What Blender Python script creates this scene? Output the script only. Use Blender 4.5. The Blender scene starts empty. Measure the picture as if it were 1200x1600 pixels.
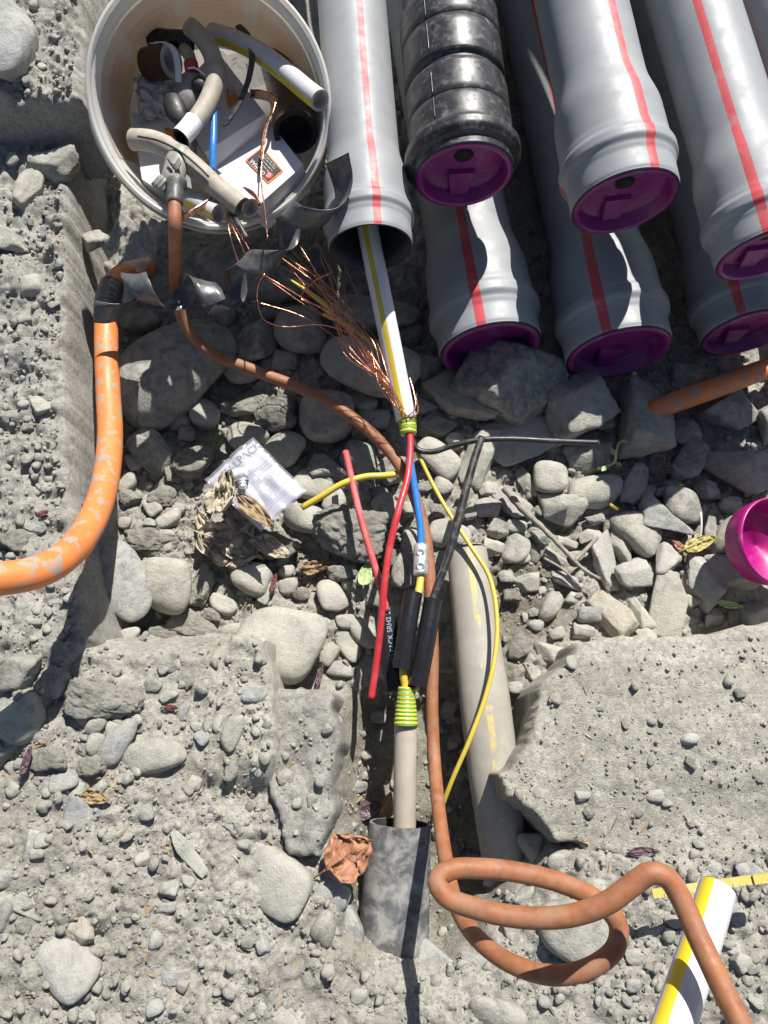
import bpy, bmesh, math, random
import numpy as np
from mathutils import Vector, Matrix

R = math.radians
rng = np.random.default_rng(7)
random.seed(7)
scene = bpy.context.scene
COL = scene.collection

# ------------------------------------------------------------------ camera
FPX, CX, CY = 1150.0, 600.0, 800.0
CAM = np.array([0.0, 0.0, 1.05])
PITCH = 70.0
FW = np.array([0, math.cos(R(PITCH)), -math.sin(R(PITCH))])
UP = np.array([0, math.sin(R(PITCH)), math.cos(R(PITCH))])
RT = np.array([1.0, 0, 0])
cd = bpy.data.cameras.new('camera')
cam = bpy.data.objects.new('camera', cd)
COL.objects.link(cam)
cam.location = CAM
cam.rotation_euler = (R(90 - PITCH), 0, 0)
cd.sensor_fit = 'VERTICAL'
cd.sensor_height = 36
cd.lens = 36 * FPX / 1600
cd.clip_start = 0.02
cd.clip_end = 200
scene.camera = cam

# ------------------------------------------------------------------ light
SUN_TRAVEL = np.array([-0.30, -0.74, -1.0])
SUN_EL = math.atan2(1.0, math.hypot(0.30, 0.74))
SUN_AZ = math.atan2(0.30, 0.74)
world = bpy.data.worlds.new("World")
scene.world = world
world.use_nodes = True
wn = world.node_tree
for n in list(wn.nodes):
    wn.nodes.remove(n)
sky = wn.nodes.new('ShaderNodeTexSky')
sky.sky_type = 'NISHITA'
sky.sun_disc = False
sky.sun_elevation = SUN_EL
sky.sun_rotation = SUN_AZ
bg = wn.nodes.new('ShaderNodeBackground')
bg.inputs['Strength'].default_value = 0.052
wo = wn.nodes.new('ShaderNodeOutputWorld')
wn.links.new(sky.outputs[0], bg.inputs[0])
wn.links.new(bg.outputs[0], wo.inputs[0])
sl = bpy.data.lights.new('sun', 'SUN')
sl.energy = 5.0
sl.angle = R(0.53)
sl.color = (1.0, 0.96, 0.90)
so = bpy.data.objects.new('sun', sl)
COL.objects.link(so)
so.rotation_euler = Vector(SUN_TRAVEL).to_track_quat('-Z', 'Y').to_euler()
so.location = (1, 2, 4)
scene.view_settings.view_transform = 'Standard'
scene.view_settings.look = 'None'
scene.view_settings.gamma = 1
scene.view_settings.exposure = 0.76
scene.view_settings.use_curve_mapping = False

# ------------------------------------------------------------------ geometry of the place
def ray(px, py):
    return FW + (px - CX) / FPX * RT + (CY - py) / FPX * UP
def W(px, py, z=0.0):
    d = ray(px, py)
    return CAM + d * ((z - CAM[2]) / d[2])
def D(px, py, depth):
    return CAM + ray(px, py) * depth
def depth_of(p):
    return float(np.dot(np.asarray(p) - CAM, FW))
def mpx(p):                       # metres covered by one photo pixel at p
    return depth_of(p) / FPX
def nrm(v):
    v = np.asarray(v, float)
    return v / max(np.linalg.norm(v), 1e-12)
def sstep(a, b, x):
    t = np.clip((x - a) / (b - a), 0, 1)
    return t * t * (3 - 2 * t)

# ------------------------------------------------------------------ noise
T2 = np.random.default_rng(11).random((256, 256))
T3 = np.random.default_rng(12).random((32, 32, 32))
def vn2(x, y, f, s=0):
    x = x * f + s * 17.13 + 500; y = y * f + s * 31.7 + 500
    xi = np.floor(x).astype(int); yi = np.floor(y).astype(int)
    fx = x - xi; fy = y - yi
    fx = fx * fx * (3 - 2 * fx); fy = fy * fy * (3 - 2 * fy)
    a = T2[xi & 255, yi & 255]; b = T2[(xi + 1) & 255, yi & 255]
    c = T2[xi & 255, (yi + 1) & 255]; d = T2[(xi + 1) & 255, (yi + 1) & 255]
    return (a * (1 - fx) + b * fx) * (1 - fy) + (c * (1 - fx) + d * fx) * fy - 0.5
def fbm2(x, y, f, octv=4, s=0, gain=0.5):
    o = 0; a = 1.0
    for k in range(octv):
        o = o + a * vn2(x, y, f, s + k * 3); f *= 2.03; a *= gain
    return o
def vn3(P, f, s=0):
    Q = P * f + s * 7.31 + 64
    I = np.floor(Q).astype(int); F = Q - I
    F = F * F * (3 - 2 * F)
    out = 0
    for dx in (0, 1):
        for dy in (0, 1):
            for dz in (0, 1):
                w = (F[:, 0] if dx else 1 - F[:, 0]) * (F[:, 1] if dy else 1 - F[:, 1]) * (F[:, 2] if dz else 1 - F[:, 2])
                out = out + w * T3[(I[:, 0] + dx) & 31, (I[:, 1] + dy) & 31, (I[:, 2] + dz) & 31]
    return out - 0.5
def fbm3(P, f, octv=3, s=0, gain=0.5):
    o = 0; a = 1.0
    for k in range(octv):
        o = o + a * vn3(P, f, s + k * 5); f *= 2.1; a *= gain
    return o

# ------------------------------------------------------------------ mesh helpers
ORG = {}
def np_mesh(name, V, F, uv=None, smooth=True, tint=None):
    V = np.asarray(V, np.float32)
    me = bpy.data.meshes.new(name)
    if isinstance(F, np.ndarray):
        n, k = F.shape
        me.vertices.add(len(V)); me.vertices.foreach_set('co', V.ravel())
        me.loops.add(n * k); me.loops.foreach_set('vertex_index', F.astype(np.int32).ravel())
        me.polygons.add(n)
        me.polygons.foreach_set('loop_start', np.arange(0, n * k, k, dtype=np.int32))
        me.polygons.foreach_set('loop_total', np.full(n, k, np.int32))
        me.update(calc_edges=True)
    else:
        me.from_pydata([tuple(map(float, v)) for v in V], [], [tuple(map(int, f)) for f in F])
    me.validate()
    me.polygons.foreach_set('use_smooth', np.full(len(me.polygons), smooth, dtype=bool))
    if uv is not None:
        l = me.uv_layers.new(name='UVMap')
        l.data.foreach_set('uv', np.asarray(uv, np.float32).ravel())
    if tint is not None:
        a = me.attributes.new('tint', 'FLOAT_COLOR', 'POINT')
        t = np.ones((len(V), 4), np.float32); t[:, :3] = tint
        a.data.foreach_set('color', t.ravel())
    me.update()
    return me
def empty(name, loc):
    o = bpy.data.objects.new(name, None)
    COL.objects.link(o)
    o.empty_display_size = 0.03
    o.location = tuple(map(float, loc))
    ORG[o.name] = np.asarray(loc, float)
    return o
def tag(o, label, cat, group=None, kind=None):
    if label: o['label'] = label
    if cat: o['category'] = cat
    if group: o['group'] = group
    if kind: o['kind'] = kind
    return o
def mk(name, V, F, mat, parent=None, uv=None, smooth=True, loc=None, tint=None):
    V = np.asarray(V, float)
    if parent is not None:
        base = ORG[parent.name]
    elif loc is not None:
        base = np.asarray(loc, float)
    else:
        base = np.array([V[:, 0].mean(), V[:, 1].mean(), V[:, 2].min()])
    me = np_mesh(name, V - base, F, uv, smooth, tint)
    if mat: me.materials.append(mat)
    o = bpy.data.objects.new(name, me)
    COL.objects.link(o)
    if parent is not None:
        o.parent = parent
    else:
        o.location = tuple(base)
    ORG[o.name] = base
    return o
def join_geo(parts):
    Vs, Fs, Us, off = [], [], [], 0
    for V, F, U in parts:
        Vs.append(V); Fs.append(np.asarray(F) + off); off += len(V); Us.append(U)
    return np.vstack(Vs), np.vstack(Fs), (np.vstack(Us) if all(u is not None for u in Us) else None)

def spline(P, n=60):
    P = np.asarray(P, float)
    if len(P) == 2:
        t = np.linspace(0, 1, n)[:, None]
        return P[0] * (1 - t) + P[1] * t
    Q = np.vstack([2 * P[0] - P[1], P, 2 * P[-1] - P[-2]])
    # centripetal-ish: sample uniformly by chord length
    seg = np.linalg.norm(np.diff(P[:, :3], axis=0), axis=1)
    cum = np.concatenate([[0], np.cumsum(seg)])
    out = []
    for s in np.linspace(0, cum[-1], n):
        i = min(np.searchsorted(cum, s, side='right') - 1, len(P) - 2)
        t = (s - cum[i]) / max(seg[i], 1e-9)
        p0, p1, p2, p3 = Q[i], Q[i + 1], Q[i + 2], Q[i + 3]
        d1 = seg[i]; d0 = seg[i - 1] if i > 0 else d1; d2 = seg[i + 1] if i + 1 < len(seg) else d1
        m1 = ((p1 - p0) / d0 * d1 + (p2 - p1)) * 0.5 * 1.0
        m2 = ((p2 - p1) + (p3 - p2) / d2 * d1) * 0.5 * 1.0
        h = (2 * t**3 - 3 * t**2 + 1) * p1 + (t**3 - 2 * t**2 + t) * m1 + (-2 * t**3 + 3 * t**2) * p2 + (t**3 - t**2) * m2
        out.append(h)
    return np.array(out)

def frames(C, ref=None):
    T = np.gradient(C, axis=0)
    T /= np.linalg.norm(T, axis=1)[:, None] + 1e-12
    n = np.zeros_like(C)
    r = np.array([0, 0, 1.0]) if ref is None else np.asarray(ref, float)
    v = r - T[0] * np.dot(r, T[0])
    if np.linalg.norm(v) < 1e-4:
        v = np.array([1.0, 0, 0]) - T[0] * T[0][0]
    v = nrm(v)
    for i in range(len(C)):
        v = nrm(v - T[i] * np.dot(v, T[i]))
        n[i] = v
    b = np.cross(T, n)
    return T, n, b
def sweep(C, rad, segs=14, ref=None, cap=(True, True), flat=1.0, wob=0.0):
    """tube along C; uv u = angle / 2pi (0 at ref side), v = length in metres"""
    C = np.asarray(C, float); N = len(C)
    rad = np.broadcast_to(np.asarray(rad, float), (N,)) if np.ndim(rad) < 2 else rad
    T, n, b = frames(C, ref)
    a = np.linspace(0, 2 * math.pi, segs, endpoint=False)
    ca, sa = np.cos(a), np.sin(a)
    V = C[:, None, :] + rad[:, None, None] * (flat * ca[None, :, None] * n[:, None, :] + sa[None, :, None] * b[:, None, :])
    if wob:
        V = V + (vn3(V.reshape(-1, 3), 60, 3).reshape(N, segs, 1)) * wob * n[:, None, :]
    V = V.reshape(-1, 3)
    i = np.arange(N - 1)[:, None]; j = np.arange(segs)[None, :]
    j2 = (j + 1) % segs
    F = np.stack([i * segs + j, i * segs + j2, (i + 1) * segs + j2, (i + 1) * segs + j], -1).reshape(-1, 4)
    L = np.concatenate([[0], np.cumsum(np.linalg.norm(np.diff(C, axis=0), axis=1))])
    u0 = np.broadcast_to(j / segs, (N - 1, segs)); u1 = np.broadcast_to((j + 1) / segs, (N - 1, segs))
    v0 = np.broadcast_to(L[:-1, None], (N - 1, segs)); v1 = np.broadcast_to(L[1:, None], (N - 1, segs))
    U = np.stack([np.stack([u0, v0], -1), np.stack([u1, v0], -1), np.stack([u1, v1], -1), np.stack([u0, v1], -1)], 2).reshape(-1, 2)
    # caps: fan of quads made degenerate-free with a centre vertex pair
    for k, on in enumerate(cap):
        if not on: continue
        row = 0 if k == 0 else N - 1
        c = len(V)
        V = np.vstack([V, C[row][None]])
        q = []
        for s in range(0, segs, 2):
            idx = [row * segs + s, row * segs + (s + 1) % segs, row * segs + (s + 2) % segs]
            q.append([c] + (idx if k == 1 else idx[::-1]))
        F = np.vstack([F, q]); U = np.vstack([U, np.full((len(q) * 4, 2), 0.25)])
    return V, F, U
def lathe(O, ax, ref, prof, segs=48, a0=0.0, a1=2 * math.pi, dent=0.0):
    """surface of revolution; prof = (s along ax, r)"""
    ax = nrm(ax); r0 = np.asarray(ref, float); n = nrm(r0 - ax * np.dot(r0, ax)); b = np.cross(ax, n)
    full = abs(a1 - a0 - 2 * math.pi) < 1e-6
    M_ = segs if full else segs + 1
    a = a0 + (a1 - a0) * np.arange(M_) / segs
    prof = np.asarray(prof, float); N = len(prof)
    V = O + prof[:, 0][:, None, None] * ax + prof[:, 1][:, None, None] * (np.cos(a)[None, :, None] * n + np.sin(a)[None, :, None] * b)
    V = V.reshape(-1, 3)
    i = np.arange(N - 1)[:, None]; j = np.arange(segs)[None, :]
    j2 = (j + 1) % M_
    F = np.stack([i * M_ + j, i * M_ + j2, (i + 1) * M_ + j2, (i + 1) * M_ + j], -1).reshape(-1, 4)
    L = np.concatenate([[0], np.cumsum(np.linalg.norm(np.diff(prof, axis=0), axis=1))])
    sh = (N - 1, segs)
    ua = (a0 + (a1 - a0) * np.arange(segs + 1) / segs) / (2 * math.pi)
    u0 = np.broadcast_to(ua[None, :-1], sh); u1 = np.broadcast_to(ua[None, 1:], sh)
    v0 = np.broadcast_to(L[:-1, None], sh); v1 = np.broadcast_to(L[1:, None], sh)
    U = np.stack([np.stack([u0, v0], -1), np.stack([u1, v0], -1), np.stack([u1, v1], -1), np.stack([u0, v1], -1)], 2).reshape(-1, 2)
    return V, F, U
def smooth_prof(prof, n=6):
    p = np.asarray(prof, float)
    out = [p[0]]
    for i in range(len(p) - 1):
        a = p[max(i - 1, 0)]; b = p[i]; c = p[i + 1]; d = p[min(i + 2, len(p) - 1)]
        for k in range(1, n + 1):
            t = k / n
            out.append(b + (c - b) * (t * t * (3 - 2 * t)) if False else
                       0.5 * ((2 * b) + (-a + c) * t * 0.6 + (2 * a * 0 - 0) * t))if False else out.append(
                       np.array([b[0] + (c[0] - b[0]) * t, b[1] + (c[1] - b[1]) * (t * t * (3 - 2 * t))]))
    return np.array(out)
def pathpx(lst, n=60, dz=0.0):
    return spline([W(x, y, z + dz) for x, y, z in lst], n)
def ribbon(C, wvec, thick=0.0006):
    """strip along C (N,3) with half-width vectors wvec (N,3); a thin closed box section"""
    C = np.asarray(C); w = np.asarray(wvec)
    T = np.gradient(C, axis=0); T /= np.linalg.norm(T, axis=1)[:, None] + 1e-12
    nn = np.cross(T, w); nn /= np.linalg.norm(nn, axis=1)[:, None] + 1e-12
    K = 5
    rows = []
    for s in np.linspace(-1, 1, K): rows.append(C + w * s + nn * (thick + (1 - s * s) * 0.0))
    for s in np.linspace(1, -1, K): rows.append(C + w * s - nn * thick)
    V = np.stack(rows, 1); N, S = V.shape[:2]
    i = np.arange(N - 1)[:, None]; j = np.arange(S)[None, :]; j2 = (j + 1) % S
    F = np.stack([i * S + j, i * S + j2, (i + 1) * S + j2, (i + 1) * S + j], -1).reshape(-1, 4)
    return V.reshape(-1, 3), F
def solid_sheet(G, thick=0.0006):
    """G (a,b,3) grid of points -> closed thin sheet"""
    a, b = G.shape[:2]
    du = np.gradient(G, axis=0); dv = np.gradient(G, axis=1)
    n = np.cross(du, dv); n /= np.linalg.norm(n, axis=2)[..., None] + 1e-12
    V = np.vstack([(G + n * thick).reshape(-1, 3), (G - n * thick).reshape(-1, 3)])
    i = np.arange(a - 1)[:, None]; j = np.arange(b - 1)[None, :]
    q = np.stack([i * b + j, (i + 1) * b + j, (i + 1) * b + j + 1, i * b + j + 1], -1).reshape(-1, 4)
    F = [q, q[:, ::-1] + a * b]
    e = []
    for k in range(a - 1): e += [[k * b, (k + 1) * b], [(k + 1) * b + b - 1, k * b + b - 1]]
    for k in range(b - 1): e += [[k + 1, k], [(a - 1) * b + k, (a - 1) * b + k + 1]]
    e = np.array(e)
    F.append(np.stack([e[:, 0], e[:, 1], e[:, 1] + a * b, e[:, 0] + a * b], -1)[:, ::-1])
    ii, jj = np.meshgrid(np.arange(a) / (a - 1), np.arange(b) / (b - 1), indexing='ij')
    uvp = np.stack([ii, jj], -1).reshape(-1, 2); uvp = np.vstack([uvp, uvp])
    F = np.vstack(F)
    return V, F, uvp[F.ravel()]

# ------------------------------------------------------------------ materials
def new_mat(name):
    m = bpy.data.materials.new(name); m.use_nodes = True
    nt = m.node_tree
    return m, nt, nt.nodes['Principled BSDF'], nt.nodes, nt.links
def rgb(h):
    if not isinstance(h, str): return (*h, 1)
    v = [int(h[i:i + 2], 16) / 255 for i in (0, 2, 4)]
    return (*[c / 12.92 if c <= .04045 else ((c + .055) / 1.055) ** 2.4 for c in v], 1)
def N_(nodes, t, **k):
    n = nodes.new(t)
    for a, b in k.items():
        setattr(n, a, b)
    return n
def coords(nodes, links, rnd=True):
    tc = N_(nodes, 'ShaderNodeTexCoord')
    if not rnd: return tc.outputs['Object']
    oi = N_(nodes, 'ShaderNodeObjectInfo')
    ml = N_(nodes, 'ShaderNodeMath', operation='MULTIPLY'); ml.inputs[1].default_value = 37.0
    links.new(oi.outputs['Random'], ml.inputs[0])
    ad = N_(nodes, 'ShaderNodeVectorMath', operation='ADD')
    links.new(tc.outputs['Object'], ad.inputs[0]); links.new(ml.outputs[0], ad.inputs[1])
    return ad.outputs[0]
def noise(nodes, links, vec, scale, detail=6, rough=0.6, dist=0.0):
    n = N_(nodes, 'ShaderNodeTexNoise'); n.inputs['Scale'].default_value = scale
    n.inputs['Detail'].default_value = detail; n.inputs['Roughness'].default_value = rough
    n.inputs['Distortion'].default_value = dist
    links.new(vec, n.inputs['Vector'])
    return n.outputs['Fac']
def ramp(nodes, links, fac, stops):
    r = N_(nodes, 'ShaderNodeValToRGB')
    e = r.color_ramp.elements
    while len(e) < len(stops): e.new(0.5)
    for el, (p, c) in zip(e, stops):
        el.position = p; el.color = rgb(c) if not isinstance(c, (int, float)) else (c, c, c, 1)
    links.new(fac, r.inputs[0])
    return r.outputs[0]
def mix(nodes, links, fac, a, b, mode='MIX'):
    m = N_(nodes, 'ShaderNodeMix', data_type='RGBA', blend_type=mode)
    for sock, v in ((m.inputs[0], fac), (m.inputs[6], a), (m.inputs[7], b)):
        if isinstance(v, bpy.types.NodeSocket): links.new(v, sock)
        elif isinstance(v, (int, float)): sock.default_value = v
        else: sock.default_value = rgb(v)
    return m.outputs[2]
def bump(nodes, links, h, strength, dist, prev=None):
    b = N_(nodes, 'ShaderNodeBump'); b.inputs['Strength'].default_value = strength
    b.inputs['Distance'].default_value = dist
    links.new(h, b.inputs['Height'])
    if prev is not None: links.new(prev, b.inputs['Normal'])
    return b.outputs['Normal']

DUST = (0.40, 0.375, 0.32)
def plain(name, col, rough=0.45, metal=0.0, var=0.12, vs=60, bmp=0.15, bs=250, bd=0.0006, dust=0.0, ds=35, dustcol=DUST, dlo=0.48, dhi=0.62, rv=0.15, coat=0.0, trans=0.0):
    m, nt, bs_, nodes, links = new_mat(name)
    v = coords(nodes, links)
    c = rgb(col)[:3]
    n1 = noise(nodes, links, v, vs, 5, 0.6)
    c0 = tuple(x * (1 - var) for x in c); c1 = tuple(min(1, x * (1 + var)) for x in c)
    cc = ramp(nodes, links, n1, [(0.3, c0), (0.7, c1)])
    rr = ramp(nodes, links, noise(nodes, links, v, vs * 1.7, 5, 0.6), [(0.3, max(0.02, rough - rv)), (0.7, min(1, rough + rv))])
    if dust:
        d = ramp(nodes, links, noise(nodes, links, v, ds, 9, 0.68, 0.3), [(dlo, 0.0), (dhi, dust)])
        cc = mix(nodes, links, d, cc, dustcol)
        rr = mix(nodes, links, d, rr, (0.9, 0.9, 0.9))
    links.new(cc, bs_.inputs['Base Color']); links.new(rr, bs_.inputs['Roughness'])
    bs_.inputs['Metallic'].default_value = metal
    if coat: bs_.inputs['Coat Weight'].default_value = coat
    if trans:
        bs_.inputs['Transmission Weight'].default_value = trans
    if bmp:
        links.new(bump(nodes, links, noise(nodes, links, v, bs, 4, 0.6), bmp, bd), bs_.inputs['Normal'])
    return m

def stone_mat(name, crumb=0.0, attr=False):
    m, nt, b, nodes, links = new_mat(name)
    v = coords(nodes, links)
    if attr:
        at = N_(nodes, 'ShaderNodeAttribute', attribute_name='tint'); base = at.outputs['Color']
    else:
        base = N_(nodes, 'ShaderNodeObjectInfo').outputs['Color']
    big = ramp(nodes, links, noise(nodes, links, v, 22, 6, 0.65, 0.4), [(0.25, 0.62), (0.5, 1.0), (0.75, 1.22)])
    c = mix(nodes, links, 1.0, base, big, 'MULTIPLY')
    mot = ramp(nodes, links, noise(nodes, links, v, 15, 7, 0.72, 1.6), [(0.40, 0.0), (0.56, 0.7)])
    dk = mix(nodes, links, 1.0, c, (0.62, 0.65, 0.68), 'MULTIPLY')
    c = mix(nodes, links, mot, c, dk)
    fine = ramp(nodes, links, noise(nodes, links, v, 420, 4, 0.7), [(0.28, 0.5), (0.45, 1.0), (0.6, 1.0), (0.78, 1.3)])
    c = mix(nodes, links, 0.75, c, fine, 'MULTIPLY')
    dustf = ramp(nodes, links, noise(nodes, links, v, 55, 8, 0.7, 0.6), [(0.40, 0.05), (0.60, 0.8)])
    c = mix(nodes, links, dustf, c, (0.43, 0.415, 0.365))
    pits = ramp(nodes, links, noise(nodes, links, v, 160, 6, 0.75), [(0.26, 0.45), (0.36, 1.0)])
    c = mix(nodes, links, 0.6, c, pits, 'MULTIPLY')
    links.new(c, b.inputs['Base Color'])
    b.inputs['Roughness'].default_value = 0.9
    b.inputs['Specular IOR Level'].default_value = 0.25
    n = bump(nodes, links, noise(nodes, links, v, 70, 9, 0.72), 0.7 + crumb * 0.3, 0.006 + crumb * 0.008)
    n = bump(nodes, links, noise(nodes, links, v, 360, 6, 0.75), 0.9, 0.0022 + crumb * 0.0015, n)
    links.new(n, b.inputs['Normal'])
    return m
def earth_mat(name, cols, soil=True, crumb=1.0):
    m, nt, b, nodes, links = new_mat(name)
    v = coords(nodes, links, False)
    c = ramp(nodes, links, noise(nodes, links, v, 9, 8, 0.65, 0.3), [(0.3, cols[0]), (0.5, cols[1]), (0.68, cols[2])])
    fine = ramp(nodes, links, noise(nodes, links, v, 260, 8, 0.75), [(0.25, 0.5), (0.45, 0.95), (0.6, 1.05), (0.8, 1.35)])
    c = mix(nodes, links, 0.8, c, fine, 'MULTIPLY')
    vo = N_(nodes, 'ShaderNodeTexVoronoi'); vo.inputs['Scale'].default_value = 210
    links.new(v, vo.inputs['Vector'])
    grit = mix(nodes, links, 0.28, c, vo.outputs['Color'], 'OVERLAY')
    bw = N_(nodes, 'ShaderNodeRGBToBW'); links.new(vo.outputs['Color'], bw.inputs[0])
    g2 = ramp(nodes, links, bw.outputs[0], [(0.25, 0.82), (0.5, 1.0), (0.8, 1.14)])
    c = mix(nodes, links, 0.8, c, g2, 'MULTIPLY')
    if soil:
        at = N_(nodes, 'ShaderNodeAttribute', attribute_name='tint')
        c = mix(nodes, links, 1.0, c, at.outputs['Color'], 'MULTIPLY')
    links.new(c, b.inputs['Base Color'])
    b.inputs['Roughness'].default_value = 0.95
    inv = N_(nodes, 'ShaderNodeMath', operation='SUBTRACT'); inv.inputs[0].default_value = 1.0; links.new(vo.outputs['Distance'], inv.inputs[1])
    vo2 = N_(nodes, 'ShaderNodeTexVoronoi'); vo2.inputs['Scale'].default_value = 480
    links.new(v, vo2.inputs['Vector'])
    inv2 = N_(nodes, 'ShaderNodeMath', operation='SUBTRACT'); inv2.inputs[0].default_value = 1.0; links.new(vo2.outputs['Distance'], inv2.inputs[1])
    crumbmask = ramp(nodes, links, noise(nodes, links, v, 40, 6, 0.7), [(0.4, 0.0), (0.6, 1.0)])
    hh = N_(nodes, 'ShaderNodeMath', operation='MULTIPLY'); links.new(inv.outputs[0], hh.inputs[0]); links.new(crumbmask, hh.inputs[1])
    b.inputs['Specular IOR Level'].default_value = 0.2
    n = bump(nodes, links, noise(nodes, links, v, 60, 8, 0.7), 0.7 * crumb, 0.008)
    n = bump(nodes, links, noise(nodes, links, v, 170, 7, 0.78, 0.4), 0.9, 0.0045 * crumb, n)
    n = bump(nodes, links, hh.outputs[0], 0.6 * crumb, 0.0022, n)
    n = bump(nodes, links, inv2.outputs[0], 0.5 * crumb, 0.0010, n)
    n = bump(nodes, links, noise(nodes, links, v, 480, 6, 0.78), 0.9, 0.0017, n)
    links.new(n, b.inputs['Normal'])
    return m

STONE = stone_mat('dusty_stone')
CLOD = stone_mat('crumbly_earth', 1.0)
PEB = stone_mat('loose_gravel', 0.2, True)
EARTH = earth_mat('stony_earth', [(0.345, 0.328, 0.278), (0.465, 0.446, 0.387), (0.55, 0.53, 0.47)])
CONC = earth_mat('rough_concrete', [(0.30, 0.29, 0.262), (0.395, 0.384, 0.348), (0.48, 0.468, 0.43)], False, 0.7)
CONC2 = earth_mat('sandy_concrete', [(0.41, 0.39, 0.325), (0.51, 0.488, 0.415), (0.59, 0.57, 0.50)], False, 0.8)

def duct_grey(name, stripes=True):
    m, nt, b, nodes, links = new_mat(name)
    v = coords(nodes, links)
    c = ramp(nodes, links, noise(nodes, links, v, 14, 6, 0.6), [(0.3, (0.215, 0.227, 0.238)), (0.7, (0.262, 0.275, 0.287))])
    if stripes:
        uv = N_(nodes, 'ShaderNodeUVMap', uv_map='UVMap')
        sx = N_(nodes, 'ShaderNodeSeparateXYZ'); links.new(uv.outputs[0], sx.inputs[0])
        m3 = N_(nodes, 'ShaderNodeMath', operation='MULTIPLY'); m3.inputs[1].default_value = 3; links.new(sx.outputs[0], m3.inputs[0])
        a1 = N_(nodes, 'ShaderNodeMath', operation='ADD'); a1.inputs[1].default_value = 0.5; links.new(m3.outputs[0], a1.inputs[0])
        fr = N_(nodes, 'ShaderNodeMath', operation='FRACT'); links.new(a1.outputs[0], fr.inputs[0])
        sb = N_(nodes, 'ShaderNodeMath', operation='SUBTRACT'); sb.inputs[1].default_value = 0.5; links.new(fr.outputs[0], sb.inputs[0])
        ab = N_(nodes, 'ShaderNodeMath', operation='ABSOLUTE'); links.new(sb.outputs[0], ab.inputs[0])
        lt = N_(nodes, 'ShaderNodeMath', operation='LESS_THAN'); lt.inputs[1].default_value = 0.043; links.new(ab.outputs[0], lt.inputs[0])
        c = mix(nodes, links, lt.outputs[0], c, (0.44, 0.05, 0.06))
    d = ramp(nodes, links, noise(nodes, links, v, 26, 9, 0.7, 0.5), [(0.5, 0.0), (0.72, 0.55)])
    c = mix(nodes, links, d, c, (0.29, 0.29, 0.285))
    sc = ramp(nodes, links, noise(nodes, links, v, 120, 8, 0.75, 1.5), [(0.68, 0.0), (0.74, 0.5)])
    c = mix(nodes, links, sc, c, (0.42, 0.41, 0.39))
    links.new(c, b.inputs['Base Color'])
    rr = ramp(nodes, links, noise(nodes, links, v, 45, 7, 0.65), [(0.3, 0.42), (0.7, 0.62)])
    links.new(rr, b.inputs['Roughness'])
    links.new(bump(nodes, links, noise(nodes, links, v, 180, 4, 0.6), 0.08, 0.0006), b.inputs['Normal'])
    return m
DUCT = duct_grey('grey_duct_plastic')
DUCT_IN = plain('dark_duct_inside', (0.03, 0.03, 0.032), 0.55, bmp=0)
BLACKDUCT = plain('scuffed_black_plastic', (0.02, 0.02, 0.022), 0.40, var=0.3, vs=40, dust=0.6, ds=90, dustcol=(0.20, 0.195, 0.185), dlo=0.52, dhi=0.74, bmp=0.1, bs=150)
SLEEVE = plain('dusty_grey_sleeve', (0.075, 0.078, 0.082), 0.6, var=0.35, vs=35, dust=0.85, ds=42, dustcol=(0.27, 0.262, 0.24), dlo=0.44, dhi=0.62, bmp=0.3, bs=120, bd=0.001)
PURPLE = plain('purple_plastic', (0.175, 0.014, 0.135), 0.38, var=0.15, vs=30, dust=0.35, ds=40, dustcol=(0.3, 0.24, 0.28), dlo=0.55, dhi=0.75, bmp=0.05)
MAGENTA = plain('magenta_plastic', (0.33, 0.008, 0.155), 0.38, var=0.12, vs=40, dust=0.45, ds=30, dustcol=(0.45, 0.28, 0.38), dlo=0.55, dhi=0.75, bmp=0.05)
RUBBER = plain('black_seal_rubber', (0.012, 0.012, 0.013), 0.6, bmp=0)
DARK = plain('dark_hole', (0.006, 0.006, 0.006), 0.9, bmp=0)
BUCKETW = plain('bucket_white_plastic', (0.72, 0.71, 0.68), 0.38, var=0.07, vs=14, dust=0.5, ds=22, dustcol=(0.50, 0.475, 0.42), dlo=0.50, dhi=0.74, bmp=0.06, bs=80)
def translucent(m, fac, col):
    nodes, links = m.node_tree.nodes, m.node_tree.links
    b = nodes['Principled BSDF']; out = nodes['Material Output']
    tr = nodes.new('ShaderNodeBsdfTranslucent'); tr.inputs['Color'].default_value = (*col, 1)
    mx = nodes.new('ShaderNodeMixShader'); mx.inputs[0].default_value = fac
    links.new(b.outputs[0], mx.inputs[1]); links.new(tr.outputs[0], mx.inputs[2]); links.new(mx.outputs[0], out.inputs['Surface'])
translucent(BUCKETW, 0.42, (0.82, 0.80, 0.75))
ORCABLE = plain('orange_cable_rubber', (0.25, 0.090, 0.035), 0.58, var=0.22, vs=70, dust=0.7, ds=55, dustcol=(0.27, 0.175, 0.115), dlo=0.42, dhi=0.75, bmp=0.12, bs=300)
ORPIPE = plain('muddy_orange_conduit', (0.60, 0.185, 0.052), 0.5, var=0.12, vs=25, dust=0.9, ds=52, dustcol=(0.265, 0.25, 0.215), dlo=0.53, dhi=0.585, bmp=0.1)
COPPER = plain('copper', (0.80, 0.36, 0.22), 0.22, 1.0, var=0.1, bmp=0)
COPPERTAPE = plain('copper_foil', (0.62, 0.30, 0.19), 0.3, 1.0, var=0.25, vs=90, bmp=0.4, bs=140)
REDW = plain('red_insulation', (0.48, 0.028, 0.036), 0.38, var=0.08, bmp=0.03, dust=0.3, ds=40, dustcol=(0.55, 0.2, 0.18), dlo=0.5, dhi=0.75)
REDW2 = plain('dusty_red_insulation', (0.52, 0.07, 0.075), 0.55, var=0.1, bmp=0.03, dust=0.5, ds=30, dustcol=(0.5, 0.24, 0.22))
BLUEW = plain('blue_insulation', (0.03, 0.17, 0.50), 0.35, var=0.08, bmp=0.02)
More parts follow.
